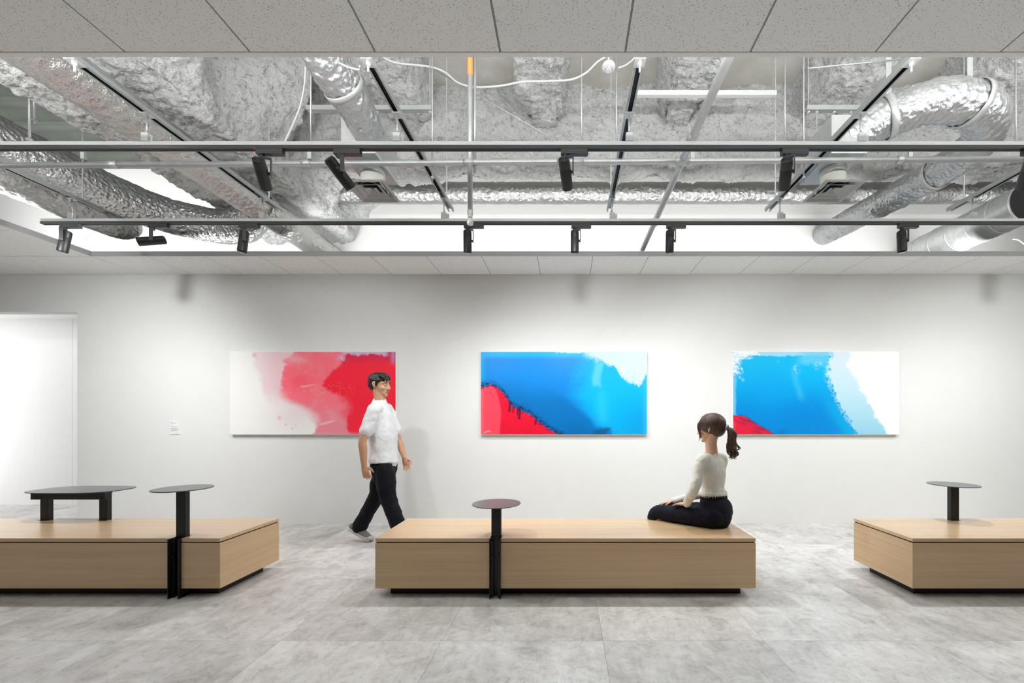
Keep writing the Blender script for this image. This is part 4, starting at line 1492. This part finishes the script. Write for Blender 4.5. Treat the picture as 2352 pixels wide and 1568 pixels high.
def painting(x0, fn, label, seed):
    x1, z0, z1 = x0 + 2.0, 1.078, 2.075
    yf = YW - 0.050
    r = empty('painting', ((x0 + x1) / 2, YW, z0), label, 'painting', 'abstract paintings on the wall')
    MB().box(x0, x1, yf + 0.001, YW, z0, z1).build('panel', M['canvas'], r, bevel=0.004)
    nu, nv = 440, 220
    u, v = np.meshgrid(np.linspace(0, 1, nu), np.linspace(0, 1, nv))

    def n(scale, gain, aniso=None):
        sx, sy = aniso if aniso else (scale * 2, scale)
        if aniso:
            # streaks that follow the slope of the wedge
            q = np.stack([(u * 2 + v * 1.2) * sx * .15, (v - u * .9) * sx, u * 0 + seed], -1).reshape(-1, 3)
        else:
            q = np.stack([u * sx, v * sy, u * 0 + seed], -1).reshape(-1, 3)
        return fbm(q * 1.0, 3).reshape(u.shape)
    C = np.clip(fn(u, v, n), 0, 1)
    e = 0.004
    V = np.stack([x0 + e + u * (2.0 - 2 * e), yf + u * 0, z1 - e - v * (z1 - z0 - 2 * e)], -1)
    o = grid_mesh('paint_layer', V, False, PM, r, True)
    ca = o.data.color_attributes.new('paint', 'FLOAT_COLOR', 'POINT')
    buf = np.ones((nu * nv, 4), np.float32)
    buf[:, :3] = C.reshape(-1, 3)
    ca.data.foreach_set('color', buf.reshape(-1))
    # front must face the room
    if o.data.polygons[0].normal.y > 0:
        o.data.flip_normals()
    return r


painting(-4.050, paint1, 'abstract painting fading from white to pink and deep red, behind the man', 3.3)
painting(-1.036, paint2, 'abstract painting of deep blue with a red corner and a white cloud', 8.1)
painting(1.990, paint3, 'abstract painting of bright blue with a pale blue band and blank white', 14.7)

# caption card
cx0, cx1, cz0, cz1 = -4.803, -4.688, 1.082, 1.246
cc = empty('caption_card', (cx0, YW, cz0), 'small white caption card with grey print on the wall', 'caption card')
MB().box(cx0, cx1, YW - 0.008, YW, cz0, cz1).build('card', M['card'], cc)
mb = MB()


def text_line(xa, xb, z, h):
    x = xa
    while x < xb:
        wd = random.uniform(0.0012, 0.0028)
        if random.random() > 0.16:
            mb.box(x, min(x + wd, xb), YW - 0.0086, YW - 0.008, z, z + h * random.uniform(0.55, 1.0))
        x += wd + 0.0008


hh = cz1 - cz0
for fx0, fx1, fz, h in ((.10, .32, .88, .006), (.10, .70, .80, .0045), (.10, .32, .645, .006), (.10, .74, .555, .0045), (.10, .90, .44, .004), (.10, .90, .40, .004), (.10, .86, .31, .004), (.10, .90, .275, .004), (.10, .86, .24, .004), (.55, .90, .06, .0045)):
    text_line(cx0 + fx0 * (cx1 - cx0), cx0 + fx1 * (cx1 - cx0), cz0 + fz * hh, h)
mb.build('printed_text', M['ink'], cc)['kind'] = 'stuff'

# ------------------------------------------------------------------ people


def skinned(name, mb, m, parent=None, voxel=0.006, smooth=6, disp=None, loc_parent=None):
    """closed, overlapping forms fused into one continuous surface"""
    o = mb.build(name, m, parent, True)
    r = o.modifiers.new('fuse', 'REMESH')
    r.mode = 'VOXEL'
    r.voxel_size = voxel
    r.use_smooth_shade = True
    sm_ = o.modifiers.new('smooth', 'SMOOTH')
    sm_.factor = 0.5
    sm_.iterations = smooth
    if disp:
        tx = bpy.data.textures.new(name + '_folds', 'CLOUDS')
        tx.noise_scale = disp[0]
        tx.noise_depth = 2
        dm = o.modifiers.new('folds', 'DISPLACE')
        dm.texture = tx
        dm.texture_coords = 'GLOBAL'
        dm.strength = disp[1]
        dm.mid_level = 0.5
    return o


def limb(mb, pts, rad, side=None, n=18, k=6):
    """tapered smooth limb through joints; rad per joint: r or (r along side, r across)"""
    ra = [(q if isinstance(q, (tuple, list)) else (q, q)) for q in rad]
    rows = catmull([tuple(p) + tuple(r) for p, r in zip(pts, ra)], k)
    mb.tube([Vector(r[:3]) for r in rows], [(float(r[3]), float(r[4])) for r in rows], n, side)
    e0, e1 = rows[0], rows[-1]
    mb.ball(e0[:3], min(e0[3], e0[4]) * 0.97, n=14, m=8)
    mb.ball(e1[:3], min(e1[3], e1[4]) * 0.97, n=14, m=8)
    return mb


def head(mb, c, f, u, s=1.0, jaw=1.0):
    """skull, jaw, nose, ears; f forward, u up; returns the side axis"""
    f = Vector(f).normalized(); u = (Vector(u) - f * f.dot(Vector(u))).normalized()
    sd = f.cross(u)
    c = Vector(c)

    def at(a, b, d):
        return c + f * (a * s) + sd * (b * s) + u * (d * s)
    ax = (f, sd, u)
    mb.ball(at(-0.012, 0, 0.028), (0.098 * s, 0.076 * s, 0.088 * s), ax, 24, 16)
    mb.ball(at(0.030, 0, -0.020), (0.062 * s, 0.062 * s, 0.085 * s), ax, 24, 16)
    mb.ball(at(0.042, 0, -0.072), (0.048 * s * jaw, 0.046 * s * jaw, 0.040 * s), ax, 20, 12)
    mb.ball(at(0.074, 0, -0.098), (0.020 * s, 0.022 * s, 0.016 * s), ax, 14, 8)          # chin
    limb(mb, [at(0.088, 0, 0.018), at(0.102, 0, -0.010), at(0.112, 0, -0.030)], [0.009 * s, 0.011 * s, 0.0125 * s])
    for q in (-1, 1):
        mb.ball(at(0.099, 0.013 * q, -0.034), 0.009 * s, n=10, m=6)                        # nostrils
        mb.ball(at(0.072, 0.034 * q, 0.022), (0.016 * s, 0.026 * s, 0.010 * s), ax, 12, 8)   # brow
        mb.ball(at(0.062, 0.040 * q, -0.030), (0.022 * s, 0.020 * s, 0.024 * s), ax, 12, 8)  # cheek
        # ear: rim and lobe
        limb(mb, [at(-0.002, 0.074 * q, -0.030), at(-0.012, 0.084 * q, -0.012), at(-0.022, 0.088 * q, 0.012), at(-0.008, 0.086 * q, 0.026), at(0.004, 0.078 * q, 0.014)], [0.007 * s, 0.007 * s, 0.007 * s, 0.007 * s, 0.006 * s], k=4, n=10)
        mb.ball(at(-0.008, 0.078 * q, 0.0), (0.014 * s, 0.007 * s, 0.022 * s), ax, 12, 8)
    mb.ball(at(0.090, 0, -0.060), (0.012 * s, 0.022 * s, 0.010 * s), ax, 12, 8)            # mouth
    return f, sd, u, at


def face_parts(root, at, f, sd, u, s, hair_m):
    for q in (-1, 1):
        e = MB().ball(at(0.0815, 0.032 * q, 0.004), (0.009 * s, 0.013 * s, 0.007 * s), (f, sd, u), 12, 8).build('eye', M['white'], root, True)
        MB().ball(at(0.089, 0.032 * q, 0.004), (0.003 * s, 0.0055 * s, 0.0055 * s), (f, sd, u), 10, 6).build('iris', M['eye'], e, True)
        MB().tube([at(0.094, 0.014 * q, 0.026), at(0.093, 0.034 * q, 0.031), at(0.078, 0.052 * q, 0.026)], [0.004 * s, 0.0045 * s, 0.002 * s], 8).build('eyebrow', hair_m, root, True)
    MB().ball(at(0.0985, 0, -0.0565), (0.006 * s, 0.022 * s, 0.005 * s), (f, sd, u), 14, 8).ball(at(0.097, 0, -0.0655), (0.007 * s, 0.018 * s, 0.006 * s), (f, sd, u), 14, 8).build('lips', M['lip'], root, True)


def hand(mb, w, d, palm_n, s=1.0, curl=0.5, spread=1.0, thumb=1):
    """w wrist, d direction of the fingers, palm_n out of the back of the hand; five curled fingers"""
    d = Vector(d).normalized(); nb = Vector(palm_n); nb = (nb - d * d.dot(nb)).normalized()
    t = d.cross(nb) * thumb                      # towards the thumb side
    w = Vector(w)
    limb(mb, [w - d * 0.01 * s, w + d * 0.030 * s, w + d * 0.075 * s], [(0.024 * s, 0.018 * s), (0.034 * s, 0.016 * s), (0.038 * s, 0.013 * s)], t)
    for off, ln, sp_ in ((0.028, 0.072, 0.10), (0.0095, 0.080, 0.03), (-0.0095, 0.074, -0.04), (-0.027, 0.058, -0.12)):
        b = w + d * 0.075 * s + t * off * s
        v = (d + t * sp_ * spread).normalized()
        p = [b - v * 0.02 * s, b]
        a = curl * 0.35
        for k, fr in enumerate((0.45, 0.32, 0.23)):
            v2 = (v * math.cos(a) - nb * math.sin(a)).normalized()
            p.append(p[-1] + v2 * ln * fr * s)
            a += curl * 0.6
        limb(mb, p, [0.0085 * s, 0.0088 * s, 0.0082 * s, 0.0075 * s, 0.0062 * s], k=3, n=10)
    tb = w + d * 0.022 * s + t * 0.026 * s
    limb(mb, [tb - t * 0.012 * s, tb + (t * 0.022 + d * 0.022 - nb * 0.006) * s, tb + (t * 0.034 + d * 0.048 - nb * 0.016) * s, tb + (t * 0.036 + d * 0.068 - nb * 0.026) * s], [0.013 * s, 0.0115 * s, 0.0095 * s, 0.0075 * s], k=4, n=10)
    return mb


def strands(name, m, parent, guides, r=0.004, n=6):
    mb = MB()
    for g in guides:
        c = catmull(g, 8)
        k = len(c)
        mb.tube([Vector(v) for v in c], [max(0.0006, r * (0.55 + 0.6 * math.sin(PI * min(1, 0.15 + 0.85 * i / k))) * (1 - 0.75 * max(0, i / k - 0.7) / 0.3)) for i in range(k)], n)
    return mb.build(name, m, parent, True)


# ---- walking man in white T-shirt (walks along the wall, +x)
def man():
    D = 4.18
    dn, df = D - 0.10, D + 0.10                        # near (right) and far (left) hip
    pel = P(882, 1066, D)
    hipR, hipL = P(884, 1078, dn), P(880, 1078, df)
    kneeR, ankR = P(890, 1136, dn - 0.01), P(921, 1226, dn - 0.01)
    kneeL, ankL = P(866, 1136, df - 0.02), P(824, 1213, df - 0.02)
    neck = P(872, 922, D)
    hc = P(872, 884, D)
    shR, shL = P(860, 940, D - 0.170), P(892, 941, D + 0.165)
    elR, wrR = P(833, 1012, D - 0.23), P(836, 1068, D - 0.20)
    elL, wrL = P(914, 1008, D + 0.21), P(929, 1050, D + 0.16)
    S_ = Vector((0, 1, 0))
    b = MB()
    f, sd, u, at = head(b, hc, (0.985, -0.16, -0.08), (0.05, 0, 1), 1.0, 1.0)
    limb(b, [neck + Vector((-.015, 0, -0.05)), neck + Vector((0.0, 0, 0.02)), hc + Vector((-0.005, 0, -0.04))], [(0.062, 0.062), (0.056, 0.056), (0.058, 0.058)])
    # trunk under the clothes
    limb(b, [P(880, 1072, D), P(882, 1030, D), P(878, 985, D), P(872, 948, D)], [(0.125, 0.085), (0.125, 0.088), (0.155, 0.105), (0.14, 0.075)], S_)
    for sh, el, wr in ((shR, elR, wrR), (shL, elL, wrL)):
        limb(b, [sh, sh.lerp(el, 0.5), el, el.lerp(wr, 0.35), wr], [0.050, 0.045, 0.037, 0.038, 0.026])
    hand(b, wrR, (0.22, 0.02, -1), (0, -1, 0), 1.0, 0.55, thumb=-1)
    hand(b, wrL, (0.28, -0.04, -1), (0, 1, 0), 1.0, 0.55, thumb=1)
    for hp, kn, an in ((hipR, kneeR, ankR), (hipL, kneeL, ankL)):
        limb(b, [hp, hp.lerp(kn, 0.5), kn, kn.lerp(an, 0.35), an], [0.060, 0.064, 0.052, 0.050, 0.036])
    # feet inside the shoes
    limb(b, [ankR, ankR + Vector((0.02, 0, -0.045)), ankR + Vector((0.15, 0, -0.075))], [0.036, 0.034, 0.022])
    limb(b, [ankL, ankL + Vector((0.03, 0, -0.04)), ankL + Vector((0.13, 0, -0.115))], [0.036, 0.034, 0.022])
    body = skinned('walking_person', b, M['skin_m'], None, 0.0055, 5)
    tag(body, 'person in white T-shirt and dark trousers walking past the pink painting', 'person')
    face_parts(body, at, f, sd, u, 1.0, M['hair_m'])
    # hair: cap with ragged locks
    h = MB()
    ax = (f, sd, u)
    h.ball(at(-0.020, 0, 0.042), (0.103, 0.084, 0.086), ax, 28, 18)
    h.ball(at(-0.058, 0, -0.004), (0.055, 0.072, 0.062), ax, 20, 12)
    for q in (-1, 1):
        h.ball(at(-0.028, 0.062 * q, 0.022), (0.048, 0.022, 0.045), ax, 16, 10)
        limb(h, [at(0.006, 0.072 * q, 0.03), at(0.010, 0.074 * q, 0.005), at(0.009, 0.073 * q, -0.016)], [0.012, 0.009, 0.005], k=3)
    limb(h, [at(0.03, -0.05, 0.095), at(0.072, -0.02, 0.082), at(0.088, 0.012, 0.058)], [0.022, 0.018, 0.008], k=4)
    limb(h, [at(0.03, 0.05, 0.092), at(0.070, 0.045, 0.074), at(0.080, 0.050, 0.048)], [0.022, 0.017, 0.007], k=4)
    limb(h, [at(0.02, 0.0, 0.112), at(0.066, -0.03, 0.090), at(0.082, -0.042, 0.060)], [0.022, 0.017, 0.008], k=4)
    skinned('hair', h, M['hair_m'], body, 0.006, 3, (0.02, 0.012))
    # T-shirt
    t = MB()
    limb(t, [P(882, 1061, D), P(882, 1030, D), P(879, 990, D), P(873, 947, D), P(871, 922, D)], [(0.172, 0.132), (0.160, 0.122), (0.172, 0.126), (0.160, 0.095), (0.074, 0.066)], S_, 24)
    for sh, el, lean in ((shR, elR, -1), (shL, elL, 1)):
        e = sh.lerp(el, 0.70)
        limb(t, [sh + Vector((0.005, -0.06 * lean, 0.012)), sh + Vector((0, 0, 0.0)), sh.lerp(el, 0.35), e], [0.050, 0.060, 0.062, 0.065], k=5)
    skinned('t_shirt', t, M['tee'], body, 0.007, 5, (0.09, 0.020))
    # trousers: waistband to hems
    t = MB()
    limb(t, [P(883, 1040, D), P(882, 1056, D), P(882, 1074, D), P(880, 1092, D)], [(0.130, 0.094), (0.150, 0.112), (0.160, 0.120), (0.135, 0.105)], S_, 24)
    for hp, kn, an in ((hipR, kneeR, ankR), (hipL, kneeL, ankL)):
        limb(t, [hp + Vector((0, 0, -0.005)), hp.lerp(kn, 0.5), kn, kn.lerp(an, 0.5), an + (kn - an).normalized() * 0.02], [0.086, 0.094, 0.080, 0.074, 0.072], n=20)
    skinned('trousers', t, M['navy'], body, 0.007, 5, (0.07, 0.018))
    # shoes: upper, sole, laces
    for an, dr, pitch in ((ankR, Vector((1, -0.02, 0)), 0.12), (ankL, Vector((1, -0.06, 0)), -0.50)):
        dr = (dr.normalized() * math.cos(pitch) + Vector((0, 0, 1)) * math.sin(pitch)).normalized()
        sdv = Vector((0, 1, 0)); up = sdv.cross(dr) * -1
        if up.z < 0: up = -up
        base = an - up * 0.072
        if dr.z < -0.2:                                   # ball of the foot on the ground
            toe = base + dr * 0.165
            base = base + Vector((0, 0, 0.022 - toe.z))
        else:                                             # heel on the ground
            base = base + Vector((0, 0, 0.018 - (base - dr * 0.05).z))
        s_ = MB()
        limb(s_, [base - dr * 0.055 + up * 0.035, base + up * 0.045, base + dr * 0.07 + up * 0.035, base + dr * 0.15 + up * 0.022, base + dr * 0.19 + up * 0.016], [(0.034, 0.038), (0.040, 0.048), (0.045, 0.034), (0.047, 0.024), (0.034, 0.017)], sdv, 18)
        limb(s_, [base - dr * 0.02 + up * 0.05, base - dr * 0.015 + up * 0.092], [(0.040, 0.050), (0.042, 0.052)], sdv, 18)
        sh = skinned('shoe', s_, M['shoe'], body, 0.006, 4)
        o_ = MB()
        prof = [(-0.075, 0.020), (-0.06, 0.036), (0.0, 0.040), (0.08, 0.045), (0.14, 0.048), (0.185, 0.036), (0.205, 0.012)]
        vs = [(a, w_) for a, w_ in prof] + [(a, -w_) for a, w_ in prof[::-1]]
        n0 = len(vs)
        bend = lambda a: 0.010 * max(0, (a - 0.10) / 0.1) + (0.03 * ((a - 0.12) / 0.1) if a > 0.12 and dr.z < -0.2 else 0)
        o_.v = [tuple(base + dr * a + sdv * w_ + up * (bend(a) - 0.012)) for a, w_ in vs] + [tuple(base + dr * a + sdv * w_ + up * (bend(a) + 0.018)) for a, w_ in vs]
        o_.f = [[i for i in range(n0)][::-1], [n0 + i for i in range(n0)]] + [[i, (i + 1) % n0, n0 + (i + 1) % n0, n0 + i] for i in range(n0)]
        o_.build('sole', M['sole'], sh, bevel=0.004)
        for k in range(4):
            a = 0.045 + 0.025 * k
            p = base + dr * a + up * (0.074 - 0.011 * k)
            MB().tube([p - sdv * 0.022 - up * 0.006, p, p + sdv * 0.022 - up * 0.006], 0.0025, 6).build('lace', M['sole'], sh, True)
    return body


man()


# ---- woman seated on the middle bench, seen from behind
def woman():
    f = Vector((-0.80, 0.60, 0)).normalized()              # thighs
    tf = Vector((-0.60, 0.80, 0)).normalized()             # chest
    u = Vector((0, 0, 1))
    lf = Vector((0, 0, 1)).cross(f)                        # her left, thighs frame
    tl = Vector((0, 0, 1)).cross(tf)                       # her left, chest frame
    C = Vector((1.165, 3.275, 0.505))
    hipL, hipR = C + lf * 0.085, C - lf * 0.085
    knL, knR = C + f * 0.435 + lf * 0.080 - u * 0.030, C + f * 0.44 - lf * 0.065 - u * 0.030
    anL, anR = knL + f * 0.05 - u * 0.42, knR + f * 0.04 - u * 0.42
    T0 = Vector((1.165, 3.28, 0.0))
    neck = Vector((1.150, 3.285, 0.985))
    hc = Vector((1.138, 3.275, 1.182))
    shL, shR = neck + tl * 0.140 - u * 0.048, neck - tl * 0.140 - u * 0.052
    elL = P(1593, 1126, 3.13)
    wrL = P(1577, 1157, 3.26)
    elR = shR + tf * 0.10 - tl * 0.045 - u * 0.27
    wrR = C + f * 0.36 - lf * 0.075 + u * 0.055
    hf = Vector((-0.80, 0.58, -0.10)).normalized()
    b = MB()
    f2, sd, u2, at = head(b, hc, hf, (-0.05, 0.04, 1), 0.89, 0.92)
    limb(b, [neck - u * 0.05, neck + u * 0.015, neck.lerp(hc, 0.5), hc - u * 0.03 - f2 * 0.02], [0.058, 0.047, 0.045, 0.05])
    limb(b, [C + u * 0.03, Vector((1.160, 3.285, 0.70)), Vector((1.155, 3.285, 0.84)), neck - u * 0.06], [(0.115, 0.080), (0.088, 0.066), (0.105, 0.078), (0.10, 0.05)], tl)
    for sh, el, wr in ((shL, elL, wrL), (shR, elR, wrR)):
        limb(b, [sh, sh.lerp(el, 0.5), el, el.lerp(wr, 0.4), wr], [0.040, 0.036, 0.030, 0.029, 0.020])
    hand(b, wrL, f * 0.9 + tl * -0.25 - u * 0.10, u + f * 0.1, 0.88, 0.35, thumb=1)
    hand(b, wrR, f * 1.0 + lf * 0.2 - u * 0.28, u, 0.88, 0.35, thumb=-1)
    for hp, kn, an in ((hipL, knL, anL), (hipR, knR, anR)):
        limb(b, [hp, hp.lerp(kn, 0.5), kn], [0.066, 0.055, 0.044])
        limb(b, [kn, kn.lerp(an, 0.35), an], [0.043, 0.048, 0.030])
        limb(b, [an, an + f * 0.02 - u * 0.035, an + f * 0.14 - u * 0.055], [0.030, 0.028, 0.018])
    body = skinned('seated_person', b, M['skin_w'], None, 0.005, 4)
    tag(body, 'person with brown ponytail in cream sweater seated on the middle bench', 'person')
    face_parts(body, at, f2, sd, u2, 0.89, M['hair_w'])
    # sweater
    t = MB()
    limb(t, [Vector((1.163, 3.278, 0.660)), Vector((1.160, 3.285, 0.72)), Vector((1.156, 3.288, 0.83)), Vector((1.152, 3.287, 0.91)), neck - u * 0.018], [(0.112, 0.088), (0.103, 0.082), (0.122, 0.092), (0.126, 0.076), (0.056, 0.052)], tl, 26)
    for sh, el, wr, q in ((shL, elL, wrL, 1), (shR, elR, wrR, -1)):
        limb(t, [sh - tl * 0.07 * q + u * 0.020, sh, sh.lerp(el, 0.5), el, el.lerp(wr, 0.5), wr], [0.040, 0.047, 0.045, 0.041, 0.036, 0.029], n=20)
    sw = skinned('sweater', t, M['knit'], body, 0.006, 5, (0.07, 0.014))
    # ribbed hem and neckline
    V = np.zeros((5, 120, 3))
    for i, (z, g) in enumerate(((0.646, 0.0), (0.648, 0.006), (0.668, 0.010), (0.688, 0.006), (0.690, 0.0))):
        for k in range(120):
            w = 2 * PI * k / 120
            rb = 0.0022 * math.cos(60 * w)
            p = Vector((1.163, 3.279, z)) + tl * ((0.108 + g + rb) * math.cos(w)) + tf * ((0.084 + g + rb) * math.sin(w))
            V[i, k] = p
    grid_mesh('hem', V, True, M['knit'], sw, True)
    # skirt-like trousers: seat and thighs
    t = MB()
    limb(t, [Vector((1.163, 3.276, 0.670)), Vector((1.163, 3.272, 0.62)), C + u * 0.045 - tf * 0.01, C - u * 0.02 - tf * 0.01], [(0.088, 0.066), (0.119, 0.100), (0.136, 0.124), (0.134, 0.122)], tl, 26)
    t.ball(C - u * 0.005, (0.132, 0.122, 0.082), (tl, tf, u), 24, 14)
    for hp, kn in ((hipL, knL), (hipR, knR)):
        limb(t, [hp - f * 0.02, hp.lerp(kn, 0.35), hp.lerp(kn, 0.75), kn + f * 0.01, kn + f * 0.045 - u * 0.10, kn + f * 0.06 - u * 0.30], [(0.088, 0.084), (0.090, 0.076), (0.080, 0.065), (0.068, 0.058), (0.064, 0.060), (0.080, 0.076)], lf, 22)
    tr = skinned('trousers', t, M['navy_skirt'], body, 0.006, 6, (0.06, 0.014))
    # gathered waistband
    V = np.zeros((5, 140, 3))
    for i, (z, g) in enumerate(((0.630, 0.004), (0.634, 0.012), (0.648, 0.010), (0.664, 0.010), (0.668, 0.0))):
        for k in range(140):
            w = 2 * PI * k / 140
            rb = 0.003 * math.cos(34 * w + 0.6 * math.sin(3 * w)) * (1 if i < 3 else 0.4)
            p = Vector((1.163, 3.276, z)) + tl * ((0.104 + g + rb) * math.cos(w)) + tf * ((0.082 + g + rb) * math.sin(w))
            V[i, k] = p
    grid_mesh('waistband', V, True, M['navy_skirt'], tr, True)
    # shoes behind the bench
    for an in (anL, anR):
        s_ = MB()
        b0 = Vector((an.x, an.y, 0.0))
        limb(s_, [b0 - f * 0.03 + u * 0.04, b0 + f * 0.05 + u * 0.04, b0 + f * 0.14 + u * 0.028, b0 + f * 0.18 + u * 0.022], [(0.032, 0.036), (0.038, 0.036), (0.040, 0.024), (0.028, 0.016)], lf, 16)
        skinned('shoe', s_, M['black'], body, 0.006, 4)
    # hair: swept back cap, bun root, ponytail, loose locks
    ax = (f2, sd, u2)
    h = MB()
    h.ball(at(-0.020, 0, 0.040), (0.106, 0.086, 0.090), ax, 30, 20)
    h.ball(at(-0.060, 0, 0.000), (0.062, 0.074, 0.070), ax, 24, 14)
    limb(h, [at(-0.06, 0, 0.03), at(-0.105, 0, 0.012), at(-0.132, 0, 0.004)], [(0.055, 0.05), (0.038, 0.036), (0.020, 0.020)], sd, 20)
    limb(h, [at(-0.045, 0, -0.04), at(-0.085, 0, -0.025), at(-0.125, 0, 0.0)], [(0.050, 0.035), (0.036, 0.03), (0.018, 0.018)], sd, 20)
    cap = skinned('hair', h, M['hair_w'], body, 0.005, 4)
    root_ = at(-0.135, 0, 0.004)
    # combed locks over the cap, all converging on the tie
    rnd = random.Random(5)
    gs = []
    for k in range(46):
        q = -1 + 2 * (k + 0.5) / 46
        ang = q * 1.75
        hz = math.cos(ang)
        sx = math.sin(ang)
        p0 = at(0.070 - 0.05 * abs(sx), 0.078 * sx, 0.035 + 0.075 * hz)
        p1 = at(0.005, 0.088 * sx, 0.042 + 0.092 * hz)
        p2 = at(-0.075, 0.078 * sx, 0.030 + 0.078 * hz)
        gs.append([p0, p1, p2, at(-0.122, 0.022 * sx, 0.006 + 0.020 * hz), root_])
    strands('combed_locks', M['hair_w'], cap, gs, 0.0052)
    # hair tie
    tie_t = (at(-0.16, 0, -0.008) - root_).normalized()
    ring(root_ + tie_t * 0.006, tie_t, 0.017, 0.016, 0.006, M['galv_pale'], 'hair_tie', body, 24)
    gs = []
    for k in range(64):
        a = rnd.uniform(0, 2 * PI); rr = math.sqrt(rnd.random())
        cx_, cy_ = math.cos(a) * rr, math.sin(a) * rr
        ln = rnd.uniform(0.80, 1.08)
        wv = rnd.uniform(-1, 1)

        def q(back, side, down, spread):
            return at(-back + cy_ * spread * 0.8, side + cx_ * spread, -down)
        gs.append([q(0.132, 0, 0.0, 0.012), q(0.165, 0, 0.018, 0.026), q(0.178, 0.004, 0.075 * ln, 0.040), q(0.168, 0.006, 0.135 * ln, 0.040), q(0.160 + 0.018 * wv, 0.010, 0.185 * ln, 0.034), q(0.172 + 0.030 * wv, 0.012 + 0.012 * cx_, 0.235 * ln, 0.036), q(0.160 - 0.022 * wv, 0.012, 0.262 * ln, 0.030)])
    strands('ponytail', M['hair_w'], body, gs, 0.0062)
    gs = []
    for q_ in (-1, 1):
        for k in range(7):
            o_ = k / 6
            gs.append([at(0.060, 0.050 * q_, 0.092), at(0.088 - 0.02 * o_, 0.066 * q_, 0.052), at(0.090 - 0.022 * o_, 0.074 * q_, 0.005), at(0.080 - 0.016 * o_, 0.074 * q_, -0.040 - 0.02 * o_), at(0.094 - 0.03 * o_, 0.070 * q_, -0.075 - 0.03 * (1 - o_))])
    strands('loose_locks', M['hair_w'], body, gs, 0.0022)
    return body


woman()
